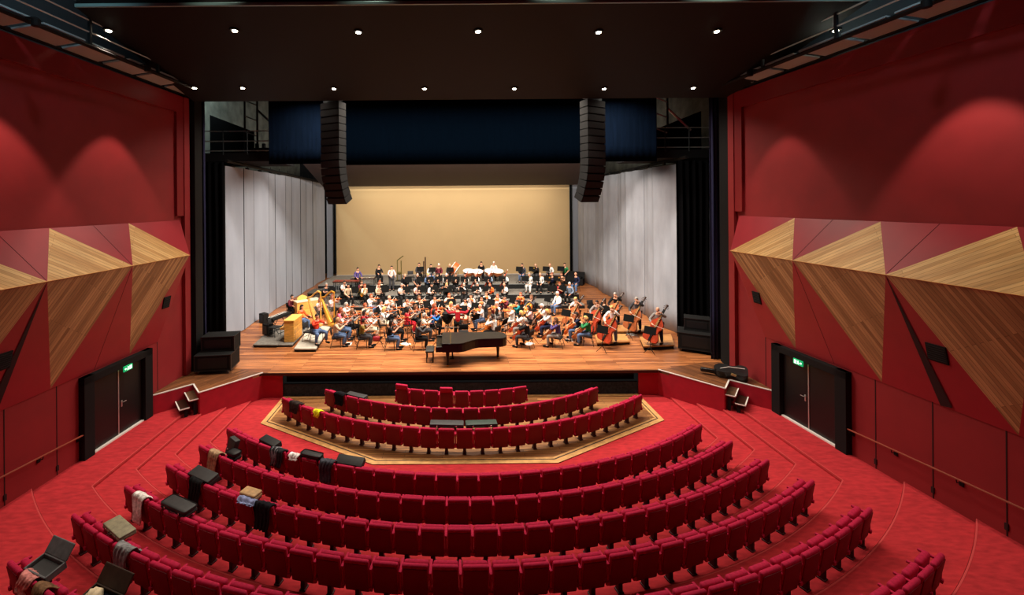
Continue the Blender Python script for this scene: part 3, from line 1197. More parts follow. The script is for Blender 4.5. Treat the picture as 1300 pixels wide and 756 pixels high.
cloth_over('blue_cloth', 6, 312, (120, 130, 168), 'pale blue folded garment lying behind the tan bag', 'garment', .5, .34, .02, 17, .1)
cloth_over('black_coat', 6, 330, (24, 24, 30), 'black coat with a white lining patch over a sixth row seat', 'coat', .46, .25, .5, 18)
cloth_over('white_scarf', 7, 190, (226, 214, 206), 'cream white scarf slung over the left end of seventh row', 'scarf', .46, .3, .55, 19, -.05)
case_on('instrument_case', 7, 218, (.84, .32, .16), (48, 48, 50), 'charcoal padded instrument case lying on seventh row seats', z=.74, fwd=.12, rounded=.06)
case_on('violin_case', 8, 142, (.76, .30, .10), (132, 126, 104), 'olive grey rectangular violin case lying on eighth row seats', z=.74, fwd=.22, yaw=-.1)
cloth_over('grey_jacket', 8, 158, (118, 118, 120), 'light grey jacket hanging over an eighth row seat back', 'jacket', .46, .3, .46, 20, .1)
cloth_over('striped_cloth', 9, 40, (188, 120, 116), 'red and white striped cloth on the ninth row end seat', 'cloth', .40, .2, .2, 21)
cloth_over('brown_scarf', 9, 62, (112, 84, 62), 'brown scarf slung over a seat back in the ninth row', 'scarf', .3, .3, .3, 22, -.08)
cloth_over('coat', 3, 376, (44, 36, 34), 'dark brown coat over the left end seats of third row', 'coat', .5, .1, .3, 23)
cloth_over('yellow_cloth', 3, 404, (226, 206, 40), 'bright yellow cloth hanging on a third row seat', 'cloth', .26, .25, .16, 24)
cloth_over('black_coat', 2, 428, (18, 18, 22), 'black coat hung over the second row seats at left', 'coat', .48, .1, .36, 25)
case_on('dark_case', 2, 452, (.80, .26, .14), (52, 52, 54), 'dark grey case lying along second row seats at left', z=.64, fwd=.22)
case_on('music_case', 3, 556, (1.05, .30, .10), (54, 54, 56), 'flat dark grey case lying across third row seats at centre', z=.72, fwd=.30)
case_on('music_case', 3, 622, (.98, .30, .10), (40, 58, 50), 'flat dark green case lying across third row seats at centre', z=.72, fwd=.30)
case_on('dark_case', 1, 505, (.62, .26, .12), (54, 56, 58), 'flat grey case lying on the boards left of first row', z=-.0, fwd=-.3, shift=-.75)


def open_case(k, px, size, rgb, inner, label, yaw, fill=None):
    pos, t, _, _ = seat_at(k, px)
    L, W, H = size
    o = thing('open_violin_case', label, 'case', pos + Vector((-math.sin(t), math.cos(t), 0)) * .20 + Vector((0, 0, .73)), t + yaw)
    o.rotation_euler = (.15, 0, t + yaw)
    m = mat('ocase_%d_%d_%d' % rgb, rgb, .6, 0, .3, var=.1, scale=10)
    mi = mat('ocase_in_%d_%d_%d' % inner, inner, .9, 0, .1)
    bm = bm_new()
    box(bm, L, W, .02, (0, 0, .01), None, .006)
    for sx in (-1, 1):
        box(bm, .03, W, H, (sx * (L / 2 - .015), 0, H / 2), None, .01)
        box(bm, L, .03, H, (0, sx * (W / 2 - .015), H / 2), None, .01)
    obj('shell', bm, m, o)
    bm = bm_new()
    box(bm, L - .07, W - .07, .03, (0, 0, .035), None, .01)
    obj('lining', bm, mi, o)
    bm = bm_new()
    box(bm, L, .03, W * .8, (0, W / 2 + W * .265, H + W * .28), (-.75, 0, 0), .012)
    obj('lid', bm, m, o)
    if fill:
        bm = bm_new()
        bmesh.ops.create_icosphere(bm, subdivisions=3, radius=1)
        rnd = random.Random(4)
        for v in bm.verts:
            v.co = Vector((v.co.x * L * .22, v.co.y * W * .36, max(-.02, v.co.z * .12))) * (1 + .08 * math.sin(v.co.x * 9 + v.co.y * 7)) + Vector((-L * .2, 0, .09))
        b = obj('cloth_bundle', bm, fill, None, True)
        b.location = o.location
        b.rotation_euler = o.rotation_euler
        tag(b, 'cream crumpled cloth lying in the open dark case', 'cloth')
    return o


open_case(9, 44, (.62, .32, .12), (96, 98, 102), (70, 70, 72), 'open grey violin case resting on ninth row seats', .1)
open_case(9, 104, (.70, .34, .12), (56, 40, 32), (24, 28, 44), 'open dark case with navy lining on ninth row seats', 0, mat('cream_cloth', (226, 208, 176), .9, 0, .1, var=.1, scale=9))

# ================================================================== STAGE PLATFORMS
RIS = [('front', -8.6, 8.0, 26.6, 28.4, 1.25), ('middle', -9.2, 8.2, 28.4, 30.2, 1.55), ('rear', -9.6, 6.6, 30.2, 34.2, 1.9)]
for nm, x0, x1, y0, y1, z in RIS:
    o = thing('orchestra_riser', 'wide grey %s step of the orchestra risers' % nm, 'stage platform', ((x0 + x1) / 2, (y0 + y1) / 2, 1.0), 0, 'orchestra risers')
    L, W = x1 - x0, y1 - y0
    bm = bm_new()
    box(bm, L, W, .06, (0, 0, z - 1.03), None, .006)
    obj('deck', bm, M_RISER, o)
    bm = bm_new()
    box(bm, L - .04, .04, z - 1.06, (0, -W / 2 + .02, (z - 1.06) / 2))
    for e in (-1, 1):
        box(bm, .04, W - .04, z - 1.06, (e * (L / 2 - .02), 0, (z - 1.06) / 2))
    obj('skirt', bm, M_BLACK, o)
    bm = bm_new()
    box(bm, L, .03, .04, (0, -W / 2, z - 1.03))
    obj('edge', bm, M_STEELL, o)


def platform(pts_px, h, m, label, legs=True):
    pts = [Vector((*at_z(px, py, 1.0 + h), 0)) for px, py in pts_px]
    c = sum(pts, Vector()) / len(pts)
    o = thing('stage_platform', label, 'stage platform', (c.x, c.y, 1.0))
    out = [(p.x - c.x, p.y - c.y) for p in pts]
    bm = bm_new()
    prism(bm, out, h - .06, h, .006)
    obj('deck', bm, m, o)
    bm = bm_new()
    prism(bm, [(x * .97, y * .97) for x, y in out], .012, h - .065)
    obj('base', bm, M_BLACK, o)
    for (x, y) in out:
        bm = bm_new()
        lathe(bm, [(.035, 0), (.035, .05)], 8, (x * .93, y * .93, 0))
        obj('caster', bm, M_BLACK, o)
    return o


platform([(321, 438), (352, 438), (378, 413), (350, 413)], .14, M_RISER, 'dark grey low platform under the black keyboard')
platform([(350, 438), (371, 438), (392, 416), (373, 416)], .12, M_RISER, 'narrow grey platform under the light wooden keyboard cabinet')
platform([(373, 443), (401, 443), (420, 414), (394, 414)], .16, mat('platform_pale', (168, 162, 150), .7, 0, .3, var=.1, scale=6), 'pale grey low platform under the two harps')
platform([(758, 436), (800, 434), (794, 424), (755, 425)], .14, M_PODIUM, 'light wooden podium under the bass player in white shirt')
platform([(817, 440), (856, 438), (852, 424), (812, 428)], .20, M_PODIUM, 'light wooden podium under the bald bass player at far right')
platform([(783, 421), (832, 421), (828, 413), (782, 413)], .12, M_PODIUM, 'light wooden podium behind the nearest bass players')

# ================================================================== GRAND PIANO
px0, py0 = -.72, 18.0
gp = thing('grand_piano', 'black concert grand piano with closed lid at the front of the stage', 'piano', (px0, py0, 1.0))
# outline in local coords: keyboard at x=0, tail at x=2.74; near side (-y) carries the curve
outl = [(0, .76), (0, -.76), (.66, -.76)]
for k in range(13):
    f = k / 12
    x = .66 + f * 1.68
    g_ = min(1, f * 1.9)
    outl.append((x, -.76 + .52 * (3 * g_ * g_ - 2 * g_ ** 3) + .10 * f))
for k in range(9):
    a = -PI / 2 + PI * k / 8
    outl.append((2.40 + .34 * math.cos(a), .31 + .45 * math.sin(a)))
bm = bm_new()
prism(bm, outl, .60, .92, .012)
obj('case', bm, M_BLACKG, gp)
bm = bm_new()
prism(bm, [(x + (.32 - x) * 0 if x > .3 else .33, y * 1.015) for x, y in outl], .935, .965, .01)
lid = obj('lid', bm, mat('piano_lid', (26, 24, 22), .4, 0, .35), gp)
bm = bm_new()
box(bm, .36, 1.52, .03, (.17, 0, .95), None, .008)
obj('front_lid', bm, mat('piano_lid', (26, 24, 22), .4), gp)
bm = bm_new()
tube(bm, [(.345, -.76, .968), (.345, .76, .968)], .008, 6)
obj('lid_hinge', bm, M_BRASS, gp)
bm = bm_new()
box(bm, .26, 1.42, .05, (-.12, 0, .68), None, .01)
for e in (-1, 1):
    box(bm, .28, .06, .22, (-.12, e * .73, .72), None, .02)
obj('keybed', bm, M_BLACKG, gp)
bm = bm_new()
box(bm, .15, 1.24, .02, (-.14, 0, .715), None, .004)
kb = obj('keyboard', bm, M_PAPER, gp)
bm = bm_new()
box(bm, .22, 1.34, .03, (-.12, 0, .765), (0, .1, 0), .008)
obj('fallboard', bm, M_BLACKG, gp)
bm = bm_new()
for k in range(36):
    if k % 7 in (2, 6):
        continue
    box(bm, .09, .012, .014, (-.10, -.6 + k * 1.2 / 35, .73))
obj('black_keys', bm, M_BLACK, kb)
for lx, ly in ((.22, -.62), (.22, .62), (2.35, .22)):
    bm = bm_new()
    lathe(bm, [(.045, .06), (.05, .1), (.05, .2), (.075, .5), (.085, .62)], 10, (lx, ly, 0))
    lg = obj('leg', bm, M_BLACKG, gp, True)
    bm = bm_new()
    lathe(bm, [(.05, 0), (.055, .03), (.04, .07)], 10, (lx, ly, 0))
    obj('caster', bm, M_BRASS, lg, True)
bm = bm_new()
box(bm, .06, .26, .45, (.42, 0, .38), None, .01)
box(bm, .18, .28, .05, (.40, 0, .14), None, .01)
obj('pedal_lyre', bm, M_BLACKG, gp)
for q in (-.08, 0, .08):
    bm = bm_new()
    box(bm, .14, .03, .012, (.26, q, .12), None, .004)
    obj('pedal', bm, M_BRASS, gp)
pb = thing('piano_bench', 'black padded bench in front of the grand piano keyboard', 'bench', (px0 - .52, py0 + .1, 1.0))
bm = bm_new()
box(bm, .36, .72, .09, (0, 0, .45), None, .03)
obj('seat', bm, mat('bench_pad', (40, 38, 34), .5), pb, True)
for ex in (-1, 1):
    for ey in (-1, 1):
        bm = bm_new()
        box(bm, .045, .045, .41, (ex * .13, ey * .29, .205), None, .006)
        obj('leg', bm, M_BLACKG, pb)

# ================================================================== MUSICIANS
def skin_mesh(name, nodes, edges, root, sub=1):
    keys = list(nodes)
    idx = {k: i for i, k in enumerate(keys)}
    me = bpy.data.meshes.new(name)
    me.from_pydata([nodes[k][0] for k in keys], [(idx[a], idx[b]) for a, b in edges], [])
    o = bpy.data.objects.new(name, me)
    COL.objects.link(o)
    m = o.modifiers.new('skin', 'SKIN')
    m.use_smooth_shade = True
    m.branch_smoothing = .3
    for k in keys:
        sv = me.skin_vertices[0].data[idx[k]]
        r = nodes[k][1]
        sv.radius = (r, r)
        sv.use_root = (k == root)
    s = o.modifiers.new('sub', 'SUBSURF')
    s.levels = sub
    s.render_levels = sub
    dg = bpy.context.evaluated_depsgraph_get()
    out = bpy.data.meshes.new_from_object(o.evaluated_get(dg))
    bpy.data.objects.remove(o)
    bpy.data.meshes.remove(me)
    out.name = name
    return out


def hand(nodes, edges, wrist, base, tip_dir, side, curl, tag_):
    """palm, four bent unequal fingers and a thumb leaving the side of the palm"""
    d = Vector(tip_dir).normalized()
    up = Vector((0, 0, 1)) if abs(d.z) < .8 else Vector((0, -1, 0))
    lat = d.cross(up).normalized()
    nrm = lat.cross(d).normalized()
    w = Vector(base)
    palm = w + d * .055
    nodes[tag_ + 'palm'] = (palm, .024)
    edges.append((wrist, tag_ + 'palm'))
    for k, (l, f) in enumerate(((.072, -.028), (.082, -.010), (.076, .010), (.058, .027))):
        a = palm + d * .03 + lat * f
        b = a + d * l * .5 - nrm * l * .25 * curl
        c = b + d * l * .3 - nrm * l * .5 * curl
        nodes['%sf%da' % (tag_, k)] = (a, .0105)
        nodes['%sf%db' % (tag_, k)] = (b, .009)
        nodes['%sf%dc' % (tag_, k)] = (c, .0075)
        edges += [(tag_ + 'palm', '%sf%da' % (tag_, k)), ('%sf%da' % (tag_, k), '%sf%db' % (tag_, k)), ('%sf%db' % (tag_, k), '%sf%dc' % (tag_, k))]
    th = palm - lat * .034 * side - d * .012
    t2 = th - lat * .016 * side + d * .035 - nrm * .02
    nodes[tag_ + 't1'] = (th, .012)
    nodes[tag_ + 't2'] = (t2, .009)
    edges += [(tag_ + 'palm', tag_ + 't1'), (tag_ + 't1', tag_ + 't2')]


def head_bm(tilt=(0, 0, 0), c=(0, -.02, 1.215)):
    bm = bm_new()
    bmesh.ops.create_uvsphere(bm, u_segments=20, v_segments=16, radius=1.0)
    for v in bm.verts:
        x, y, z = v.co
        jaw = 1.0 if z > -.1 else 1.0 + (z + .1) * .32
        yy = y * .098 * (1.0 if y > 0 else .94)
        v.co = Vector((x * .076 * jaw, yy, z * .118))
        if y < -.55 and -.35 < z < .25 and abs(x) < .22:                      # nose
            v.co.y -= .020 * (1 - abs(x) / .25) * (1 - max(0, z) * 2.5)
        if y < -.4 and .05 < z < .3 and .25 < abs(x) < .6:                     # eye sockets
            v.co.y += .010
        if y < -.4 and .3 < z < .5:
            v.co.y -= .004
        if y < -.5 and z < -.75:
            v.co.y -= .012
    fm = [0] * len(bm.faces)
    base = len(bm.faces)
    for s in (-1, 1):
        r = bmesh.ops.create_icosphere(bm, subdivisions=2, radius=.0105)
        bmesh.ops.translate(bm, vec=(s * .031, -.084, .02), verts=r['verts'])
        for f in {f for v in r['verts'] for f in v.link_faces}:
            f.material_index = 1
        r = bmesh.ops.create_uvsphere(bm, u_segments=8, v_segments=6, radius=1)
        bmesh.ops.scale(bm, vec=(.010, .022, .032), verts=r['verts'])
        bmesh.ops.translate(bm, vec=(s * .078, .01, 0), verts=r['verts'])
    vs = box(bm, .042, .014, .012, (0, -.089, -.062), None, .004)
    for f in {f for v in vs for f in v.link_faces}:
        f.material_index = 2
    bmesh.ops.rotate(bm, cent=(0, 0, 0), matrix=Euler(tilt).to_matrix(), verts=bm.verts)
    bmesh.ops.translate(bm, vec=c, verts=bm.verts)
    return bm


def hair_bm(kind, tilt, c):
    """closed cap: where there is no hair the surface sinks under the scalp"""
    bm = bm_new()
    bmesh.ops.create_uvsphere(bm, u_segments=20, v_segments=18, radius=1.0)
    for v in bm.verts:
        x, y, z = v.co
        if kind == 'b':
            ok = y > -.05 and -.5 < z < .25
        elif kind == 'l':
            ok = z > .42 - .2 * (y > -.3) or y > -.15
        else:
            ok = z > .45 or (y > -.2 and z > -.35)
        sc = (1.12 if kind != 'b' else 1.05) if ok else .72
        v.co = Vector((x * .080 * sc, y * .102 * sc + .004, z * .122 * sc + .004))
        if ok and kind == 'l' and z < -.1:
            v.co.z -= .13 * min(1, (-.1 - z) * 1.6)
            v.co.x *= 1.12
            v.co.y = max(v.co.y, .02)
        if ok and kind != 'b':
            v.co += v.co.normalized() * .005 * math.sin(x * 17 + y * 13 + z * 11)
    bmesh.ops.rotate(bm, cent=(0, 0, 0), matrix=Euler(tilt).to_matrix(), verts=bm.verts)
    bmesh.ops.translate(bm, vec=c, verts=bm.verts)
    return bm


def pose(name, stand, le, lh, re, rh, knee=.13, lean=0.0, tilt=(0, 0, 0), hands=((0, -1, 0), (0, -1, 0)), stool=False):
    """returns the meshes of one posed figure; it faces -y, its left side is +x"""
    if stand:
        hz, dz = .90, .39
    elif stool:
        hz, dz = .80, .29
    else:
        hz, dz = .52, 0.0

    def L(p):
        return Vector((p[0], p[1] - lean * max(0, p[2] - .5), p[2] + dz))
    n, e = {}, []
    n['pel'] = (Vector((0, .02, hz + .02)), .125)
    n['spi'] = (L((0, .045, .69)), .112)
    n['che'] = (L((0, .035, .87)), .122)
    n['nb'] = (L((0, .02, 1.02)), .075)
    n['nk'] = (L((0, .0, 1.10)), .050)
    n['hd'] = (L((0, -.02, 1.17)), .048)
    e += [('pel', 'spi'), ('spi', 'che'), ('che', 'nb'), ('nb', 'nk'), ('nk', 'hd')]
    for s, k, el, h, hd_ in ((1, 'L', le, lh, hands[0]), (-1, 'R', re, rh, hands[1])):
        n['sh' + k] = (L((s * .175, .02, .985)), .062)
        n['el' + k] = (L(el), .043)
        fore = (L(el) + (L(h) - L(el)) * .45)
        n['fo' + k] = (fore, .040)
        n['wr' + k] = (L(h), .027)
        e += [('nb', 'sh' + k), ('sh' + k, 'el' + k), ('el' + k, 'fo' + k), ('fo' + k, 'wr' + k)]
        hand(n, e, 'wr' + k, L(h), hd_, s, .9, 'h' + k)
        n['hi' + k] = (Vector((s * .095, .0, hz)), .098)
        if stand:
            kn, an, toe = (s * .11, -.02, .49), (s * .12, .03, .09), (s * .14, -.12, .045)
        elif stool:
            kn, an, toe = (s * .17, -.26, .50), (s * .17, -.14, .10), (s * .19, -.28, .05)
        else:
            kn, an, toe = (s * knee, -.42, .50), (s * (knee + .01), -.38 if s > 0 else -.30, .09), (s * (knee + .02), -.52 if s > 0 else -.44, .045)
        n['kn' + k] = (Vector(kn), .064)
        mid = (Vector(kn) + Vector(an)) / 2 + Vector((0, .02, .06))
        n['ca' + k] = (mid, .058)
        n['an' + k] = (Vector(an), .038)
        n['to' + k] = (Vector(toe), .034)
        e += [('pel', 'hi' + k), ('hi' + k, 'kn' + k), ('kn' + k, 'ca' + k), ('ca' + k, 'an' + k), ('an' + k, 'to' + k)]
    body = skin_mesh('body_' + name, n, e, 'pel')
    hc = L((0, -.025, 1.215))
    hb = head_bm(tilt, hc)
    nh = len(hb.faces)
    hb.from_mesh(body)
    hb.to_mesh(body)
    hb.free()
    body.materials.clear()
    for m in (M_SKIN, M_EYE, M_LIP):
        body.materials.append(m)
    body.polygons.foreach_set('use_smooth', [True] * len(body.polygons))

    def subset(keys, grow, nm, root, extra=None):
        nn = {k: (v[0], v[1] + grow) for k, v in n.items() if k in keys}
        if extra:
            nn.update(extra)
        ee = [(a, b) for a, b in e if a in nn and b in nn]
        me = skin_mesh(nm, nn, ee, root)
        me.materials.clear()
        return me
    sk = ['pel', 'spi', 'che', 'nb'] + [a + b for a in ('sh', 'el', 'fo', 'wr') for b in 'LR']
    ex = {}
    for k in 'LR':
        a, b = n['fo' + k][0], n['wr' + k][0]
        ex['wr' + k] = (a + (b - a) * .75, .042)
    shirt = subset(sk, .019, 'shirt_' + name, 'che', ex)
    tee = subset([x for x in sk if x[:2] not in ('fo', 'wr')], .018, 'tee_' + name, 'che',
                 {'el' + k: (n['sh' + k][0] + (n['el' + k][0] - n['sh' + k][0]) * .75, .064) for k in 'LR'})
    tk = ['pel'] + [a + b for a in ('hi', 'kn', 'ca', 'an') for b in 'LR']
    trous = subset(tk, .024, 'trousers_' + name, 'pel')
    shoes = []
    for k in 'LR':
        bm = bm_new()
        a, t = n['an' + k][0], n['to' + k][0]
        box(bm, .09, .27, .085, (0, 0, 0), None, .03, 3)
        bmesh.ops.translate(bm, vec=((a.x + t.x) / 2, (a.y + t.y) / 2 - .03, .045), verts=bm.verts)
        o = obj('shoe', bm, M_BLACK, None, True)
        shoes.append(o.data)
        bpy.data.objects.remove(o)
    hair = {}
    for kind in 'slb':
        o = obj('hair', hair_bm(kind, tilt, hc), M_BLACK, None, True)
        hair[kind] = o.data
        bpy.data.objects.remove(o)
    return dict(body=body, shirt=shirt, tee=tee, trousers=trous, shoes=shoes, hair=hair, head=hc)


F = (0, -1, 0)
POSE = {
    'violin': pose('violin', 0, (.22, -.20, .86), (.15, -.40, 1.06), (-.30, -.14, .84), (-.14, -.36, 1.03), tilt=(.1, 0, .35), hands=((-.3, -.4, .9), (.5, -.8, 0)), lean=.06),
    'cello': pose('cello', 0, (.30, -.20, .84), (.10, -.20, 1.04), (-.32, -.20, .76), (-.20, -.42, .66), knee=.25, lean=.08, tilt=(.2, 0, 0), hands=((-.5, -.7, .3), (.5, -.8, 0))),
    'wind': pose('wind', 0, (.23, -.14, .80), (.05, -.32, .94), (-.23, -.14, .78), (-.05, -.36, .84), tilt=(.15, 0, 0), hands=((-.5, -.8, .1), (.5, -.8, .1))),
    'flute': pose('flute', 0, (.16, -.20, .90), (-.06, -.22, 1.11), (-.34, -.10, .92), (-.30, -.20, 1.09), tilt=(0, 0, .15), hands=((-.6, -.5, .4), (.2, -.6, .6))),
    'rest': pose('rest', 0, (.25, -.02, .76), (.13, -.26, .62), (-.25, -.02, .76), (-.13, -.26, .62), hands=((-.3, -1, -.2), (.3, -1, -.2)), tilt=(.1, 0, 0)),
    'keys': pose('keys', 0, (.23, -.14, .76), (.14, -.40, .76), (-.23, -.14, .76), (-.14, -.40, .76), lean=.05, hands=((0, -1, -.1), (0, -1, -.1)), tilt=(.15, 0, 0)),
    'harp': pose('harp', 0, (.30, -.18, .88), (.13, -.46, 1.0), (-.30, -.18, .88), (-.13, -.46, 1.0), knee=.24, hands=((-.4, -.9, 0), (.4, -.9, 0))),
    'perc': pose('perc', 1, (.25, -.06, .78), (.16, -.36, .68), (-.25, -.06, .78), (-.16, -.36, .68), hands=((-.2, -1, -.1), (.2, -1, -.1)), tilt=(.2, 0, 0)),
    'conduct': pose('conduct', 1, (.40, -.14, .92), (.56, -.40, 1.02), (-.40, -.14, .92), (-.56, -.40, 1.02), hands=((.2, -1, .2), (-.2, -1, .2)), tilt=(.1, 0, 0), lean=.08),
    'bass': pose('bass', 1, (.36, -.14, .96), (.18, -.26, 1.20), (-.32, -.18, .74), (-.16, -.46, .62), hands=((-.6, -.6, .3), (.5, -.8, 0)), lean=.14, tilt=(.2, 0, .1)),
    'bass_stool': pose('bass_stool', 0, (.36, -.14, .96), (.20, -.26, 1.16), (-.32, -.18, .76), (-.14, -.44, .64), hands=((-.6, -.6, .3), (.5, -.8, 0)), lean=.12, tilt=(.2, 0, .1), stool=True),
}
HEADZ = {k: v['head'].z for k, v in POSE.items()}

RGB = dict(white=(228, 226, 224), cream=(222, 208, 184), beige=(190, 166, 140), grey=(128, 124, 122), dgrey=(62, 62, 66), black=(26, 26, 28), olive=(112, 92, 38),
           pink=(222, 96, 122), palepink=(222, 186, 182), red=(176, 34, 46), orange=(226, 98, 44), blue=(40, 108, 190), navy=(34, 40, 66), denim=(84, 106, 142),
           purple=(78, 66, 118), teal=(30, 116, 122), green=(44, 120, 74), maroon=(98, 38, 48), brown=(104, 74, 54), scarlet=(220, 66, 44), steel=(118, 134, 156), plaid=(70, 72, 80))
NAMES = dict(dgrey='dark grey', palepink='pale pink', denim='blue denim', scarlet='scarlet', steel='grey-blue', plaid='dark checked')
HAIR = dict(dk=(34, 26, 22), br=(92, 60, 38), au=(142, 66, 34), bl=(206, 164, 96), gr=(150, 144, 138), wh=(214, 210, 204), lb=(160, 122, 82))
HN = dict(dk='dark', br='brown', au='auburn', bl='blond', gr='grey', wh='white', lb='light brown')


def cloth_mat(c):
    return mat('garment_' + c, RGB[c], .85, 0, .15, var=.10, scale=18)


PEOPLE = """
427 407 F violin beige denim slb v
435 400 F violin palepink denim sbr v
460 408 F violin olive dgrey sdk v
469 400 F violin white cream sgr v
495 410 F violin black denim ldk v
501 402 F violin grey black sdk v
531 410 F violin dgrey black ldk v
537 401 F violin cream dgrey sgr v
445 397 F violin grey black lbr v
431 394 F violin pink dgrey lau v
438 387 F violin white dgrey sgr v
462 388 F violin cream grey sau v
461 397 F violin red white ldk v
470 376 F violin white denim sau v
482 384 F violin white dgrey sdk v
486 393 F violin white cream lbl v
493 378 F violin white grey bgr v
497 388 F violin dgrey black sgr v
515 381 F violin palepink dgrey sdk v
517 393 F violin red red ldk v
526 390 F violin grey black lbr v
531 378 F violin beige black lbr v
551 378 F violin white black sdk a
549 396 F violin blue black ldk v
550 388 F violin scarlet black lau a
570 375 F violin cream beige lau a
572 386 F violin palepink beige lbl a
591 381 F cello white cream ldk c
598 376 F violin white black sdk a
611 389 F violin white denim bgr a
612 380 F violin grey black sbr a
618 373 F violin white dgrey sbr a
632 386 F violin white grey swh a
633 376 F violin palepink maroon lau a
641 378 F violin maroon black sdk a
650 390 F violin white white lbl a
657 384 F violin teal black ldk a
662 374 F violin orange black lau a
676 377 F cello dgrey black sbr c
664 398 F cello white grey lbl c
669 408 F cello black dgrey sgr c
627 403 F cello white black sdk c
673 391 F cello palepink black ldk c
690 389 F cello white dgrey swh c
697 396 F cello white navy lbl c
708 407 F cello purple grey lbr c
734 400 F cello navy denim sdk c
746 405 F cello green denim sbl c
708 373 F rest white denim swh n
732 380 F bass_stool white dgrey sbl b
759 384 F bass_stool grey black ldk b
769 383 F rest black black ldk n
780 374 F bass black black sgr b
778 391 F bass white denim sbl b
809 380 F bass dgrey navy sgr b
836 393 F bass_stool grey navy bgr b
414 362 A wind dgrey black sgr o
437 359 A wind white black sdk o
442 368 A rest beige black ldk n
421 377 F violin palepink black lau v
459 357 A wind maroon black sbr h
463 366 A wind cream black lau h
482 355 A wind cream black sau h
481 364 A wind beige black lau o
510 366 A wind white black sgr o
530 365 A wind palepink black sdk o
548 366 A wind white black sdk o
567 365 A flute black black lbl f
589 363 A flute white black sgr f
606 363 A wind white grey sgr o
622 365 A wind orange black lau o
640 364 A wind white black bgr o
514 354 B rest black black bgr n
530 354 B rest dgrey black sgr n
547 354 B wind denim black sbl o
556 356 B wind navy black sdk o
567 350 B wind white black swh o
588 352 B wind white black sdk g
576 357 B wind brown black lbr o
604 355 B wind white grey sgr g
621 354 B wind steel black swh g
641 355 B wind white black sdk g
672 352 B rest white white sgr n
686 352 B rest white black bgr n
701 354 B wind navy black sau t
713 357 B wind brown black sbr t
731 358 B rest navy denim bgr n
722 369 A rest steel black swh n
712 371 A wind red black sau o
454 342 B perc purple black sdk p
481 347 C keys black black sdk p
497 340 B perc palepink dgrey sdk p
532 336 C rest dgrey black sdk n
547 339 C rest white denim sdk n
557 337 C rest maroon black swh n
571 337 C rest dgrey black bgr n
611 338 C keys black black sdk p
627 342 C keys white black swh p
663 341 C rest plaid denim sdk n
680 341 C wind black dgrey bgr t
698 341 C rest white black bgr n
717 345 C rest green black sdk n
370 377 F keys maroon black sdk k
382 390 F keys orange denim ldk k
402 402 F harp scarlet denim sdk r
406 381 F harp palepink black lau r
581 391 F conduct red black sau m
"""
LVZ = dict(F=1.0, A=1.25, B=1.55, C=1.9)
LVY = dict(A=(26.95, 28.1), B=(28.9, 29.9), C=(30.8, 33.6))
ROLE = dict(v='violinist', a='violist', c='cellist', b='bassist', o='wind player', f='flautist', g='bassoonist', h='hornist', t='trumpeter', p='percussionist',
            n='musician', k='pianist', r='harpist', m='conductor')
WHERE = dict(F='on stage floor', A='in front riser row', B='in middle riser row', C='in rear riser row')
CONDUCT = Vector((.15, 21.9, 1.0))
rows = []
for ln in PEOPLE.strip().splitlines():
    px, py, lv, ps, top, bot, hr, ins = ln.split()
    px, py = float(px), float(py)
    z = LVZ[lv]
    if ps in ('bass', 'bass_stool') or ins == 'b':
        z += {778: .14, 836: .20, 809: .12}.get(int(px), 0)
    if ins == 'r':
        z += .16
    x, y = at_z(px, py, z + HEADZ[ps])
    if lv in LVY:
        y = min(max(y, LVY[lv][0]), LVY[lv][1])
        x = CAM.x + ray(px, py)[0] * y
    if ins == 'p' and lv == 'C' and px > 600:
        y = 31.95
        x = CAM.x + ray(px, py)[0] * y
    rows.append(dict(px=px, py=py, lv=lv, pose=ps, top=top, bot=bot, hk=hr[0], hc=hr[1:], ins=ins, x=x, y=y, z=z))

# keep neighbours from standing inside one another
for it in range(40):
    for i, a in enumerate(rows):
        for b in rows[i + 1:]:
            if a['lv'] != b['lv']:
                continue
            dx, dy = a['x'] - b['x'], a['y'] - b['y']
            d = math.hypot(dx, dy)
            lim = .62
            if 1e-4 < d < lim:
                k = (lim - d) / 2 * .5
                a['x'] += dx / d * k
                b['x'] -= dx / d * k
                a['y'] += dy / d * k
                b['y'] -= dy / d * k
for r in rows:
    if r['lv'] in LVY:
        r['y'] = min(max(r['y'], LVY[r['lv']][0]), LVY[r['lv']][1])

for key in set((r['ins'], r['lv']) for r in rows):
    g = sorted([r for r in rows if (r['ins'], r['lv']) == key], key=lambda r: project((r['x'], r['y'], r['z'] + 1.2))[0])
    for i, r in enumerate(g):
        r['ord'] = '%s from left of %ss %s' % (ORD[i + 1], ROLE[key[0]], WHERE[key[1]]) if len(g) > 1 else 'the only %s %s' % (ROLE[key[0]], WHERE[key[1]])


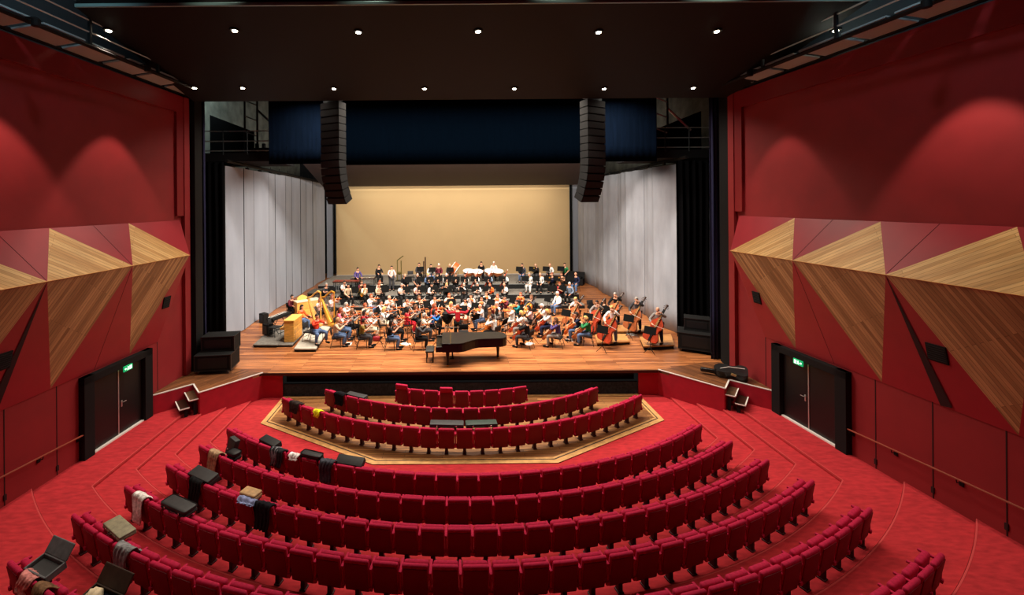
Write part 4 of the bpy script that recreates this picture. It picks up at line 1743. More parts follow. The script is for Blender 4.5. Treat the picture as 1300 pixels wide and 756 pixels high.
def make_person(r):
    P = POSE[r['pose']]
    tn = NAMES.get(r['top'], r['top'])
    o = bpy.data.objects.new('person', P['body'])
    COL.objects.link(o)
    o.location = (r['x'], r['y'], r['z'])
    hair = {'s': '%s-haired', 'l': 'long %s-haired', 'b': 'balding %s-haired'}[r['hk']] % HN[r['hc']]
    if r['ins'] == 'm':
        lab = 'conductor in red shirt with arms spread, standing on the podium with back turned'
    else:
        lab = '%s person, %s top, %s' % (hair, tn, r['ord'])
    tag(o, lab, 'person', 'orchestra musicians')
    short = r['pose'] != 'conduct' and random.Random(int(r['px'] * 7)).random() < .22
    s = mesh_child('shirt', P['tee' if short else 'shirt'], o)
    t = mesh_child('trousers', P['trousers'], o)
    h = mesh_child('hair', P['hair'][r['hk']], o)
    for ob, m in ((s, cloth_mat(r['top'])), (t, cloth_mat(r['bot'])), (h, mat('hair_' + r['hc'], HAIR[r['hc']], .6, 0, .3))):
        if not ob.data.materials:
            ob.data.materials.append(m)
        ob.material_slots[0].link = 'OBJECT'
        ob.material_slots[0].material = m
    for me in P['shoes']:
        mesh_child('shoe', me, o)
    t = CONDUCT
    if r['ins'] == 'm':
        rz = PI
    elif r['ins'] == 'k':
        rz = .9 if r['px'] < 375 else 1.2
    elif r['ins'] == 'r':
        rz = .9
    else:
        vx, vy = t.x - r['x'], t.y - r['y']
        rz = math.atan2(vx, -vy)
        if r['lv'] in 'ABC':
            rz *= .7
        if r['pose'] in ('bass', 'bass_stool'):
            rz = -.75
    if r['ins'] in ('v', 'a') and r['ins'] == 'v':
        rz = min(rz, 1.75)
    o.rotation_euler = (0, 0, rz)
    r['rz'] = rz
    r['obj'] = o
    r['ref'] = '%s %s, %s' % (tn + '-topped', ROLE[r['ins']], r['ord'].split(' of ')[0] + ' ' + WHERE[r['lv']] if ' of ' in r['ord'] else WHERE[r['lv']])
    return o


for r in rows:
    make_person(r)


def loc_pt(r, p):
    return Matrix.Translation((r['x'], r['y'], r['z'])) @ Matrix.Rotation(r['rz'], 4, 'Z') @ Vector(p)


# ---- chairs
ch = thing('orchestra_chair', 'x', 'chair')
bm = bm_new()
box(bm, .44, .42, .05, (0, 0, .445), None, .02)
obj('seat', bm, mat('chair_black', (24, 24, 26), .7), ch, True)
bm = bm_new()
box(bm, .42, .04, .26, (0, .24, .72), (-.15, 0, 0), .018)
obj('backrest', bm, mat('chair_black', (24, 24, 26), .7), ch, True)
bm = bm_new()
for e in (-1, 1):
    tube(bm, [(e * .20, -.19, 0), (e * .20, -.17, .43), (e * .20, .18, .42), (e * .19, .25, .82)], .012, 6)
    tube(bm, [(e * .20, .27, 0), (e * .20, .14, .42)], .012, 6)
tube(bm, [(-.2, .22, .2), (.2, .22, .2)], .01, 6)
obj('frame', bm, M_STEEL, ch)
st = thing('bass_stool', 'x', 'stool')
bm = bm_new()
lathe(bm, [(.17, .66), (.18, .68), (.18, .71), (.15, .73)], 16)
obj('seat', bm, M_BLACK, st, True)
for k in range(4):
    a = PI / 4 + k * PI / 2
    bm = bm_new()
    tube(bm, [(.11 * math.cos(a), .11 * math.sin(a), .66), (.20 * math.cos(a), .20 * math.sin(a), 0)], .014, 6)
    obj('leg', bm, M_STEEL, st)
LABELS.pop('x')
firsts = {}


def place(src, label, group, loc, rz):
    if src.name not in firsts:
        firsts[src.name] = 1
        src.location = loc
        src.rotation_euler = (0, 0, rz)
        return tag(src, label, src['category'], group)
    return dup(src, label, group, loc, rz)


for r in rows:
    if r['pose'] in ('perc', 'conduct', 'bass'):
        continue
    if r['pose'] == 'bass_stool':
        place(st, 'tall black stool under the %s' % r['ref'], 'bass stools', (r['x'], r['y'], r['z']), r['rz'])
    else:
        place(ch, 'black chair under the %s' % r['ref'], 'black orchestra chairs', loc_pt(r, (0, .0, 0)), r['rz'])
# empty chairs that show between the players
for px, py, lv, lb in ((752, 391, 'F', 'empty black chair standing alone between risers and double basses'), (522, 352, 'C', 'empty black chair in the rear row left of the tubular bells'),
                       (393, 433, 'F', 'empty black stool-like chair on the pale harp platform'), (349, 427, 'F', 'empty black chair at the black keyboard')):
    z = LVZ[lv] + (.16 if px < 400 else 0)
    x, y = at_z(px, py, z + .0 if px < 400 else z + .45)
    dup(ch, lb, 'black orchestra chairs', (x, y, z), .3 if px > 400 else 1.2)

# ---- music stands
ms = thing('music_stand', 'x', 'music stand')
bm = bm_new()
box(bm, .50, .014, .34, (0, 0, 1.0), (-.38, 0, 0), .004)
box(bm, .50, .06, .014, (0, .10, .845))
obj('desk', bm, mat('stand_black', (10, 10, 10), .8, 0, .1), ms)
bm = bm_new()
tube(bm, [(0, 0, .25), (0, -.01, .98)], .013, 8)
for k in range(3):
    a = PI / 2 + k * 2 * PI / 3
    tube(bm, [(0, 0, .28), (.27 * math.cos(a), .27 * math.sin(a), .012)], .011, 6)
obj('tripod', bm, M_BLACK, ms)
LABELS.pop('x')
sheet_me = None
placed = []
for i, r in enumerate(rows):
    if r['ins'] in 'kmr':
        continue
    d = .80 if r['pose'] not in ('cello', 'bass', 'bass_stool') else 1.15
    if r['ins'] == 'p':
        continue
    p = loc_pt(r, (0, -d, 0))
    if r['lv'] == 'F':
        p.z = 1.0
    if any((p - q).length < .62 for q in placed):
        continue
    if r['lv'] == 'F' and any((p - Vector((q['x'], q['y'], p.z))).length < .42 for q in rows):
        continue
    if r['lv'] in LVY:
        p.y = max(p.y, {'A': 26.72, 'B': 28.55, 'C': 30.4}[r['lv']])
    placed.append(p)
    place(ms, 'music stand before the %s' % r['ref'], 'black music stands', p, r['rz'])
    if i % 3 == 0 or r['px'] in (589.0,):
        bm = bm_new()
        box(bm, .42, .004, .30, (0, .012, 1.005), (-.38, 0, 0))
        sh = obj('sheet_music', bm, M_PAPER)
        sh.location = p
        sh.rotation_euler = (0, 0, r['rz'])
        tag(sh, 'sheet music before the %s' % r['ref'], 'sheet music', 'sheet music on the stands')


# ---- bowed instruments (built standing up: body in the xz plane, strings side -y)
def viol_meshes(L, slope=.0, depth=.1):
    """L body length; returns meshes body, neck, board, fittings with z up from the body's lower end"""
    half = [(.0, 0), (.18, .005), (.27, .06), (.29, .17), (.26, .28), (.185, .40), (.165, .48), (.185, .56), (.225, .64), (.235, .76), (.19, .90), (.09 - .02 * slope, .975 + .02 * slope), (.03, 1.0)]
    if slope:
        half[-4:] = [(.24, .74), (.19, .86), (.085, .98), (.03, 1.04)]
    sm_ = []
    for i in range(len(half) - 1):
        p0, p1, p2, p3 = half[max(0, i - 1)], half[i], half[i + 1], half[min(len(half) - 1, i + 2)]
        for q in range(3 if L > .5 else 1):
            t = q / (3 if L > .5 else 1)
            sm_.append(tuple(.5 * (2 * p1[a] + (p2[a] - p0[a]) * t + (2 * p0[a] - 5 * p1[a] + 4 * p2[a] - p3[a]) * t * t + (3 * p1[a] - p0[a] - 3 * p2[a] + p3[a]) * t ** 3) for a in (0, 1)))
    sm_.append(half[-1])
    pts = [(max(x, 0) * L, z * L) for x, z in sm_]
    outline = pts + [(-x, z) for x, z in pts[::-1] if x > 0.0001]
    out = {}
    bm = bm_new()
    prism(bm, outline, -depth / 2, depth / 2, min(.012, L * .02))
    bmesh.ops.rotate(bm, cent=(0, 0, 0), matrix=Matrix.Rotation(PI / 2, 3, 'X'), verts=bm.verts)
    out['body'] = bm
    bm = bm_new()
    top = L * 1.0
    box(bm, L * .06, L * .05, L * .62, (0, -depth * .25, top + L * .27), None, L * .012)
    lathe(bm, [(L * .03, -L * .05), (L * .045, -L * .02), (L * .045, L * .02), (L * .03, L * .05)], 10, (0, -depth * .25 + L * .03, top + L * .60), Matrix.Rotation(PI / 2, 4, 'Y'))
    for k in (-1, 1):
        for q in range(2):
            tube(bm, [(k * L * .02, -depth * .2, top + L * (.48 + .06 * q)), (k * L * .10, -depth * .2, top + L * (.48 + .06 * q))], L * .012, 5)
    out['neck'] = bm
    bm = bm_new()
    box(bm, L * .075, L * .025, L * .78, (0, -depth / 2 - L * .03, L * 1.02), (.03, 0, 0))
    box(bm, L * .07, L * .03, L * .28, (0, -depth / 2 - L * .02, L * .16), None, L * .008)
    out['fingerboard'] = bm
    bm = bm_new()
    box(bm, L * .12, L * .015, L * .09, (0, -depth / 2 - L * .04, L * .40), (PI / 2, 0, 0))
    for k in range(4):
        x = (-.03 + .02 * k) * L
        tube(bm, [(x, -depth / 2 - L * .035, L * .28), (x, -depth / 2 - L * .085, L * .40), (x * .5, -depth / 2 - L * .03, L * 1.42)], L * .003, 3)
    out['bridge'] = bm
    return out


def viol_proto(name, cat, L, slope, depth, mbody, pin=0):
    ms_ = viol_meshes(L, slope, depth)
    root = obj(name, ms_['body'], mbody, None, True)
    obj('neck', ms_['neck'], M_DKWOOD if pin else mbody, root, True)
    obj('fingerboard', ms_['fingerboard'], M_BLACK, root)
    obj('bridge', ms_['bridge'], M_SPRUCE, root)
    if pin:
        bm = bm_new()
        tube(bm, [(0, 0, .02), (0, 0, -pin)], .010, 6)
        obj('endpin', bm, M_STEELL, root)
    root['category'] = cat
    return root


PROT = dict(v=viol_proto('violin', 'violin', .36, 0, .04, M_ORWOOD), a=viol_proto('viola', 'viola', .42, 0, .045, M_ORWOOD),
            c=viol_proto('cello', 'cello', .76, 0, .14, M_CELLO[0], .38), b=viol_proto('double_bass', 'double bass', 1.12, 1, .22, M_CELLO[3], .16))
used = set()
bow_me = None
bow0 = None


def orient(o, r, origin, zdir, fdir):
    """place o so that its +z runs along zdir and its string side (-y) faces fdir, both in the player's frame"""
    z = Vector(zdir).normalized()
    y = -(Vector(fdir) - z * Vector(fdir).dot(z)).normalized()
    x = y.cross(z)
    R = Matrix((x, y, z)).transposed().to_4x4()
    M = Matrix.Translation((r['x'], r['y'], r['z'])) @ Matrix.Rotation(r['rz'], 4, 'Z') @ Matrix.Translation(origin) @ R
    o.location = M.to_translation()
    o.rotation_euler = M.to_euler()


for i, r in enumerate(rows):
    k = r['ins']
    if k not in 'vacb':
        continue
    nm = dict(v='violin', a='viola', c='cello', b='double bass')[k]
    lab = '%s played by the %s' % (nm, r['ref'])
    src = PROT[k]
    if k not in used:
        used.add(k)
        o = tag(src, lab, nm, nm + 's in the orchestra')
    else:
        src['label'] = src.get('label', lab)
        o = dup(src, lab, nm + 's in the orchestra')
    if k in 'cb':
        m = M_CELLO[(i * 7 + int(r['px'])) % 4]
        o.material_slots[0].link = 'OBJECT'
        o.material_slots[0].material = m
    if k in 'va':
        org, zd, fd = (.05, -.12, 1.075), (.30, -.92, .02), (.35, .1, .95)
        bow = ((-.20, -.36, 1.02), (.52, -.10, 1.24))
    elif k == 'c':
        org, zd, fd = (-.03, -.66, .30), (.15, .66, .74), (0, -1, .8)
        bow = ((-.24, -.44, .64), (.40, -.52, .60))
    else:
        org, zd, fd = (-.22, -.62, .17), (.32, .40, .86), (.1, -1, .35)
        if r['pose'] == 'bass_stool':
            org = (-.22, -.66, .17)
        bow = ((-.18, -.48, .96 if r['pose'] == 'bass' else .9), (.34, -.68, .86))
    orient(o, r, org, zd, fd)
    # its bow
    if bow0 is None:
        bm = bm_new()
        tube(bm, [(0, 0, 0), (0, .012, .35), (0, 0, .70)], .006, 5)
        bow0 = obj('bow', bm, M_DKWOOD)
        bm = bm_new()
        box(bm, .008, .004, .64, (0, -.02, .36))
        obj('bow_hair', bm, M_PAPER, bow0)
        bm = bm_new()
        box(bm, .012, .03, .05, (0, -.01, .05), None, .003)
        obj('frog', bm, M_BLACK, bow0)
        bow0['category'] = 'bow'
        b = tag(bow0, 'bow held by the ' + r['ref'], 'bow', 'string bows')
    else:
        b = dup(bow0, 'bow held by the ' + r['ref'], 'string bows')
    orient(b, r, bow[0], Vector(bow[1]) - Vector(bow[0]), (0, -1, .3) if k in 'cb' else (0, -.2, 1))


# ---- wind instruments
def wind_proto(k):
    if k == 'o':
        o = bpy.data.objects.new('clarinet', None)
        COL.objects.link(o)
        bm = bm_new()
        tube(bm, [(0, 0, 0), (0, 0, .08), (0, 0, .52), (0, 0, .60)], [.006, .013, .014, .036], 8)
        obj('tube', bm, M_BLACK, o, True)
        bm = bm_new()
        for q in range(7):
            box(bm, .034, .012, .012, (0, -.014, .15 + q * .055))
        obj('keywork', bm, M_SILVER, o)
    elif k == 'f':
        o = bpy.data.objects.new('flute', None)
        COL.objects.link(o)
        bm = bm_new()
        tube(bm, [(0, 0, -.08), (0, 0, .58)], .011, 8)
        obj('tube', bm, M_SILVER, o, True)
        bm = bm_new()
        for q in range(8):
            box(bm, .022, .012, .02, (0, -.012, .12 + q * .05))
        obj('keywork', bm, M_SILVER, o)
    elif k == 'g':
        o = bpy.data.objects.new('bassoon', None)
        COL.objects.link(o)
        bm = bm_new()
        tube(bm, [(0, 0, -.35), (0, 0, .25), (0, 0, .95)], [.032, .03, .022], 8)
        tube(bm, [(.05, 0, -.35), (.05, 0, .45)], .022, 8)
        obj('joints', bm, M_CELLO[1], o, True)
        bm = bm_new()
        tube(bm, [(.05, 0, .45), (.05, -.05, .55), (.02, -.22, .52)], .006, 6)
        obj('crook', bm, M_SILVER, o, True)
        bm = bm_new()
        lathe(bm, [(.024, .95), (.03, .99)], 10)
        obj('bell_ring', bm, M_PAPER, o)
    elif k == 'h':
        o = bpy.data.objects.new('french_horn', None)
        COL.objects.link(o)
        bm = bm_new()
        tube(bm, [(.14 * math.cos(a), 0, .14 * math.sin(a)) for a in [q * 2 * PI / 20 for q in range(21)]], .014, 6)
        tube(bm, [(.10 * math.cos(a), .02, .10 * math.sin(a)) for a in [q * 2 * PI / 16 for q in range(17)]], .012, 6)
        obj('coils', bm, M_BRASS, o, True)
        bm = bm_new()
        tube(bm, [(-.13, 0, -.02), (-.15, .03, -.12), (-.17, .08, -.2), (-.18, .12, -.24)], [.016, .03, .07, .15], 14, False)
        b = obj('bell', bm, M_BRASS, o, True)
        b.modifiers.new('thickness', 'SOLIDIFY').thickness = .004
    else:
        o = bpy.data.objects.new('trumpet', None)
        COL.objects.link(o)
        bm = bm_new()
        tube(bm, [(0, 0, 0), (0, 0, .32), (0, 0, .40), (0, 0, .46)], [.007, .008, .02, .06], 10)
        tube(bm, [(0, .0, .05), (0, .06, .08), (0, .06, .30), (0, .0, .33)], .007, 6)
        obj('tubing', bm, M_BRASS, o, True)
        bm = bm_new()
        for q in range(3):
            tube(bm, [(0, -.05, .16 + q * .03), (0, .08, .16 + q * .03)], .010, 6)
        obj('valves', bm, M_SILVER, o, True)
    o['category'] = dict(o='clarinet', f='flute', g='bassoon', h='horn', t='trumpet')[k]
    return o


WP = {}
for r in rows:
    k = r['ins']
    if k not in 'ofght':
        continue
    nm = dict(o='dark woodwind', f='silver flute', g='brown bassoon', h='brass horn', t='brass trumpet')[k]
    lab = '%s of the %s' % (nm, r['ref'])
    g = nm + 's in the orchestra'
    if k not in WP:
        WP[k] = wind_proto(k)
        o = tag(WP[k], lab, WP[k]['category'], g)
    else:
        o = dup(WP[k], lab, g)
    if k == 'o':
        orient(o, r, (0, -.115, 1.135), (0, -.75, -.66), (0, -.7, .7))
    elif k == 'f':
        orient(o, r, (.02, -.12, 1.15), (-.92, -.35, -.1), (0, -1, 0))
    elif k == 'g':
        orient(o, r, (-.16, -.22, .72), (.42, -.16, .9), (.1, -1, 0))
    elif k == 'h':
        orient(o, r, (-.06, -.26, .92), (0, -.1, 1), (0, -1, 0))
    else:
        orient(o, r, (0, -.12, 1.13), (0, -.97, -.12), (0, 0, 1))

# ---- conductor's podium with rail, desk
x, y = CONDUCT.x, CONDUCT.y
cr = [r for r in rows if r['ins'] == 'm'][0]
x, y = cr['x'], cr['y']
pod = thing('conductor_podium', 'low black podium with pale rail under the conductor in red', 'podium', (x, y, .985))
bm = bm_new()
box(bm, 1.2, 1.1, .02, (0, 0, .01), None, .004)
obj('deck', bm, M_BLACK, pod)
bm = bm_new()
tube(bm, [(-.62, -.58, .02), (-.62, -.58, .86), (.62, -.58, .86), (.62, -.58, .02)], .018, 8)
tube(bm, [(0, -.58, .02), (0, -.58, .86)], .014, 6)
obj('rail', bm, M_ALU, pod, True)
cs = thing('conductor_stool', 'high black stool with backrest just behind the conductor', 'stool', (x + .25, y - .95, 1.0))
bm = bm_new()
box(bm, .42, .4, .06, (0, 0, .75), None, .02)
obj('seat', bm, M_BLACK, cs, True)
bm = bm_new()
box(bm, .4, .04, .24, (0, -.2, 1.02), None, .015)
obj('backrest', bm, M_BLACK, cs, True)
for ex in (-1, 1):
    for ey in (-1, 1):
        bm = bm_new()
        tube(bm, [(ex * .17, ey * .16, .74), (ex * .21, ey * .2, 0)], .014, 6)
        obj('leg', bm, M_STEEL, cs)
sd = thing('conductor_desk', 'wide black conductor desk holding a white score left of him', 'music stand', (x - .05, y + .85, 1.0))
bm = bm_new()
box(bm, .8, .02, .5, (0, 0, 1.02), (1.15, 0, 0), .005)
obj('desk', bm, M_BLACK, sd)
bm = bm_new()
tube(bm, [(0, 0, .03), (0, 0, 1.0)], .02, 8)
box(bm, .5, .4, .03, (0, 0, .015), None, .008)
obj('stand', bm, M_BLACK, sd)
bm = bm_new()
box(bm, .6, .03, .4, (0, 0, 1.055), (1.15, 0, 0), .004)
sc = obj('open_score', bm, M_PAPER)
sc.location = sd.location
tag(sc, 'white open score lying on the conductor desk', 'score')
# coat and papers beside the piano
x1, y1 = at_z(568, 425, 1.0)
o = thing('black_stand_with_coat', 'black draped stand between the blue dress violinist and the conductor', 'stand', (x1, y1, 1.0))
bm = bm_new()
tube(bm, [(0, 0, 0), (0, 0, .7)], .02, 6)
box(bm, .4, .3, .03, (0, 0, .015), None, .006)
obj('pole', bm, M_STEEL, o)
bm = bm_new()
lathe(bm, [(.12, .55), (.22, .68), (.28, .9), (.26, 1.1), (.12, 1.2)], 12)
for v in bm.verts:
    v.co.x *= 1 + .12 * math.sin(v.co.z * 9 + v.co.y * 8)
obj('coat', bm, M_BLACK, o, True)
for px, py, lb in ((442, 437, 'white sheet lying on the stage floor by the olive violinist'), (515, 437, 'white sheet lying on the stage floor left of the piano'),
                   (723, 432, 'white sheet lying on the stage floor under the cellos'), (802, 425, 'white sheet on a low black stand among the basses'),
                   (672, 437, 'crumpled white paper on the floor under the front cellist')):
    x1, y1 = at_z(px, py, 1.0)
    bm = bm_new()
    box(bm, .42, .32, .008, (0, 0, .006), None, .002)
    o = obj('paper_sheet', bm, M_PAPER, None, False, (x1, y1, 1.0), .4 + px * .01)
    tag(o, lb, 'paper', 'papers on the stage floor')
x1, y1 = at_z(478, 433, 1.0)
hb = thing('handbag', 'red handbag on the stage floor beside the olive violinist', 'bag', (x1, y1, 1.0))
bm = bm_new()
box(bm, .34, .16, .22, (0, 0, .11), None, .05, 3)
obj('body', bm, mat('bag_red', (150, 30, 44), .5), hb, True)
bm = bm_new()
tube(bm, [(-.1, 0, .2), (-.08, 0, .3), (.08, 0, .3), (.1, 0, .2)], .012, 6)
obj('handle', bm, mat('bag_red', (150, 30, 44), .5), hb, True)


# ---- harps
def harp(px, py, rz, label, m):
    x, y = at_z(px, py, 1.16)
    h = thing('harp', label, 'harp', (x, y, 1.16), rz, 'concert harps')
    # column at -y (away from the player), soundboard rising towards the player (+y)
    bm = bm_new()
    tube(bm, [(0, -.45, .12), (0, -.46, .9), (0, -.45, 1.68), (0, -.44, 1.78)], [.05, .035, .035, .06], 10)
    obj('column', bm, m, h, True)
    bm = bm_new()
    tube(bm, [(0, -.44, 1.76), (0, -.30, 1.82), (0, -.10, 1.70), (0, .12, 1.50), (0, .30, 1.46), (0, .40, 1.38)], [.055, .05, .045, .045, .05, .04], 8)
    obj('neck', bm, m, h, True)
    bm = bm_new()
    tube(bm, [(0, -.34, .14), (0, .05, .75), (0, .40, 1.38)], [.19, .13, .06], 10)
    bmesh.ops.scale(bm, vec=(1.1, .75, 1), verts=bm.verts)
    obj('soundbox', bm, M_ORWOOD if m is M_DKWOOD else m, h, True)
    bm = bm_new()
    box(bm, .42, .40, .14, (0, -.36, .08), None, .04, 3)
    obj('base', bm, m, h, True)
    bm = bm_new()
    for k in range(16):
        f = k / 15
        a = Vector((0, -.36 + .60 * f, .22 + .98 * f))
        b = Vector((0, -.38 + .66 * f, 1.70 - .28 * f))
        tube(bm, [a, b], .003, 3)
    obj('strings', bm, M_PAPER, h)
    return h


for px, py, lab, m in ((398, 413, 'orange-gold concert harp leaning behind the scarlet-topped harpist', M_HONEY),
                       (415, 413, 'gilded concert harp with tall curved neck, right of the other harp', M_GOLD)):
    harp(px, py, 1.25, lab, m)


# ---- keyboards on the left
def F0(px, py, z=1.0):
    x, y = at_z(px, py, z)
    return Vector((x, y, z))


# light wooden upright cabinet (seen from its panelled back)
p = F0(365, 436, 1.12)
c = thing('celesta', 'honey coloured wooden celesta with panelled back turned to the hall', 'celesta', (-7.95, 20.75, 1.12), PI / 2)
bm = bm_new()
box(bm, 1.15, .46, .98, (0, 0, .50), None, .012)
obj('cabinet', bm, M_HONEY, c)
bm = bm_new()
box(bm, 1.20, .52, .05, (0, 0, 1.01), None, .01)
obj('top', bm, mat('honey_top', (228, 178, 92), .4), c)
for k in range(3):
    bm = bm_new()
    box(bm, 1.04, .02, .25, (0, -.236, .20 + k * .30), None, .006)
    obj('back_panel', bm, mat('honey_panel', (190, 132, 56), .5, var=.12, scale=6), c)
bm = bm_new()
box(bm, 1.05, .24, .08, (0, .33, .62), None, .01)
obj('keybed', bm, M_HONEY, c)
# black keyboard on an X stand
p = F0(340, 437, 1.14)
kb = thing('stage_piano', 'long black electric keyboard on a stand at the left of the stage', 'keyboard', (-9.05, 21.85, 1.14), -1.86)
bm = bm_new()
box(bm, 1.45, .38, .14, (0, 0, .78), None, .02)
obj('body', bm, M_BLACK, kb, True)
bm = bm_new()
box(bm, 1.25, .15, .02, (0, -.10, .86), None, .004)
keys = obj('keyboard', bm, M_PAPER, kb)
bm = bm_new()
for q in range(34):
    if q % 7 in (2, 6):
        continue
    box(bm, .014, .09, .016, (-.6 + q * 1.2 / 33, -.07, .875))
obj('black_keys', bm, M_BLACK, keys)
bm = bm_new()
for e in (-1, 1):
    tube(bm, [(e * .4, -.25, .02), (e * .4, .2, .70)], .018, 6)
    tube(bm, [(e * .4, .25, .02), (e * .4, -.2, .70)], .018, 6)
tube(bm, [(-.4, -.25, .02), (.4, -.25, .02)], .018, 6)
tube(bm, [(-.4, .25, .02), (.4, .25, .02)], .018, 6)
obj('stand', bm, M_STEEL, kb)
# amplifier boxes
for px, py, zz, lb in ((340, 425, 1.14, 'black amplifier box standing below the electric keyboard'), (335, 410, 1.0, 'black upright monitor box behind the electric keyboard')):
    p = F0(px, py, zz)
    a = thing('amplifier', lb, 'amplifier', p, -.6, 'black amplifier boxes')
    bm = bm_new()
    box(bm, .42, .34, .52, (0, 0, .27), None, .02)
    obj('cabinet', bm, M_BLACK, a)
    bm = bm_new()
    box(bm, .36, .012, .40, (0, -.172, .26), None, .004)
    obj('grille', bm, mat('grille_dark', (26, 26, 28), .5), a)
# light wooden spinet with raised lid, played by the musician in maroon
p = F0(384, 406, 1.0)
sp = thing('keyboard_cabinet', 'light wooden keyboard instrument with white top before the maroon pianist', 'keyboard', p + Vector((.1, .5, 0)), .65)
bm = bm_new()
box(bm, 1.35, .62, .85, (0, 0, .55), None, .012)
obj('case', bm, M_HONEY, sp)
bm = bm_new()
box(bm, 1.40, .66, .05, (0, 0, 1.0), None, .008)
obj('top', bm, mat('spinet_top', (222, 204, 170), .5), sp)
bm = bm_new()
pts = [(-.35, 0)] + [(-.35 + .7 * k / 10, .28 * math.sin(PI * (.15 + .85 * k / 10))) for k in range(11)]
prism(bm, pts + [(.35, 0)], -.012, .012)
bmesh.ops.rotate(bm, cent=(0, 0, 0), matrix=Matrix.Rotation(PI / 2, 3, 'X'), verts=bm.verts)
bmesh.ops.translate(bm, vec=(-.15, .2, 1.03), verts=bm.verts)
obj('music_rest', bm, mat('rest_green', (196, 176, 96), .5), sp)
for ex in (-1, 1):
    for ey in (-1, 1):
        bm = bm_new()
        box(bm, .07, .07, .14, (ex * .6, ey * .25, .07), None, .01)
        obj('foot', bm, M_DKWOOD, sp)
# black low platform pieces at the left end of the risers
p = F0(405, 372, 1.0)
bx = thing('storage_chest', 'large black storage chest at the left end of the risers', 'chest', (-8.95, 27.55, 1.0))
bm = bm_new()
box(bm, .62, 1.4, .95, (0, 0, .54), None, .02)
obj('body', bm, M_BLACK, bx)
bm = bm_new()
box(bm, .66, 1.44, .05, (0, 0, 1.03), None, .008)
obj('lid', bm, mat('trunk_lid', (70, 66, 60), .5), bx)
for ex in (-1, 1):
    for ey in (-1, 1):
        bm = bm_new()
        lathe(bm, [(.035, 0), (.035, .06)], 8, (ex * .24, ey * .6, 0))
        obj('caster', bm, M_STEEL, bx)


# ---- percussion in the rear row
def table_perc(px, y, w, label, bars, m):
    x = CAM.x + ray(px, 345)[0] * y
    t = thing('mallet_instrument', label, 'percussion', (x, y, 1.55), 0, 'mallet instruments')
    bm = bm_new()
    for e in (-1, 1):
        box(bm, w, .06, .07, (0, e * .26, .86), None, .01)
        box(bm, .06, .58, .07, (e * w / 2, 0, .86), None, .01)
    obj('frame', bm, M_DKWOOD, t)
    for k in range(bars):
        bm = bm_new()
        box(bm, w / bars * .8, .60 - .2 * k / bars, .025, (-w / 2 + (k + .5) * w / bars, 0, .915), None, .004)
        obj('bar', bm, m, t)
    bm = bm_new()
    for k in range(bars):
        tube(bm, [(-w / 2 + (k + .5) * w / bars, -.1, .80), (-w / 2 + (k + .5) * w / bars, -.1, .80 - .5 + .3 * k / bars)], .022, 6)
    obj('resonators', bm, M_STEELL, t)
    for ex in (-1, 1):
        for ey in (-1, 1):
            bm = bm_new()
            tube(bm, [(ex * w * .48, ey * .24, .85), (ex * w * .48, ey * .26, 0)], .02, 6)
            obj('leg', bm, M_STEEL, t)
    return t


table_perc(440, 28.75, 1.7, 'red-brown wooden bar instrument left of the purple percussionist', 14, mat('rosewood', (128, 52, 38), .35))
table_perc(461, 29.95, 1.6, 'long pale bar instrument beside the purple percussionist', 14, M_SILVER)


def kettledrum(px, y, label, tilt=.25):
    x = CAM.x + ray(px, 350)[0] * y
    t = thing('kettledrum', label, 'drum', (x, y, 1.9), 0, 'kettledrums')
    R = Matrix.Rotation(tilt, 4, 'X')
    bm = bm_new()
    prof = [(.05, .38)] + [(.38 * math.sin(a), .76 - .38 * math.cos(a)) for a in [PI / 2 * k / 8 for k in range(1, 9)]] + [(.38, .80)]
    lathe(bm, prof, 20, (0, 0, 0), Matrix.Translation((0, 0, .6)) @ R @ Matrix.Translation((0, 0, -.6)))
    obj('kettle', bm, M_COPPER, t, True)
    bm = bm_new()
    lathe(bm, [(.40, .80), (.41, .82), (.40, .835), (.36, .838)], 24, (0, 0, 0), Matrix.Translation((0, 0, .6)) @ R @ Matrix.Translation((0, 0, -.6)))
    obj('head', bm, M_DRUMHEAD, t, True)
    for k in range(3):
        a = PI / 2 + k * 2 * PI / 3
        bm = bm_new()
        tube(bm, [(.32 * math.cos(a), .32 * math.sin(a), .62), (.38 * math.cos(a), .38 * math.sin(a), .0)], .018, 6)
        obj('leg', bm, M_STEEL, t)


for px, yy, lb in ((595, 31.0, 'kettledrum with white head left of the dark-dressed timpanist'), (606, 30.75, 'white-headed kettledrum directly before the dark-dressed timpanist'),
                   (622, 31.0, 'kettledrum with white head right of the dark-dressed timpanist'), (632, 30.8, 'rightmost kettledrum before the white-haired percussionist')):
    kettledrum(px, yy, lb)
x = CAM.x + ray(577, 349)[0] * 31.2
bd_ = thing('bass_drum', 'tilted bass drum with white head and orange shell on a stand', 'drum', (x, 31.2, 1.9))
MT = Matrix.Translation((0, 0, .92)) @ Euler((-.35, -.95, .2)).to_matrix().to_4x4()
bm = bm_new()
lathe(bm, [(.46, -.2), (.47, -.18), (.47, .18), (.46, .2)], 28, (0, 0, 0), MT)
obj('shell', bm, mat('drum_orange', (196, 92, 44), .4), bd_, True)
for e in (-1, 1):
    bm = bm_new()
    lathe(bm, [(.475, .19), (.48, .21), (.46, .23), (.3, .232)], 28, (0, 0, 0), MT @ (Matrix.Rotation(PI if e < 0 else 0, 4, 'X')))
    obj('head', bm, M_DRUMHEAD, bd_, True)
bm = bm_new()
for e in (-1, 1):
    tube(bm, [(e * .3, -.3, 0), (e * .25, 0, .7)], .02, 6)
    tube(bm, [(e * .3, .3, 0), (e * .25, 0, .7)], .02, 6)
obj('stand', bm, M_STEEL, bd_)
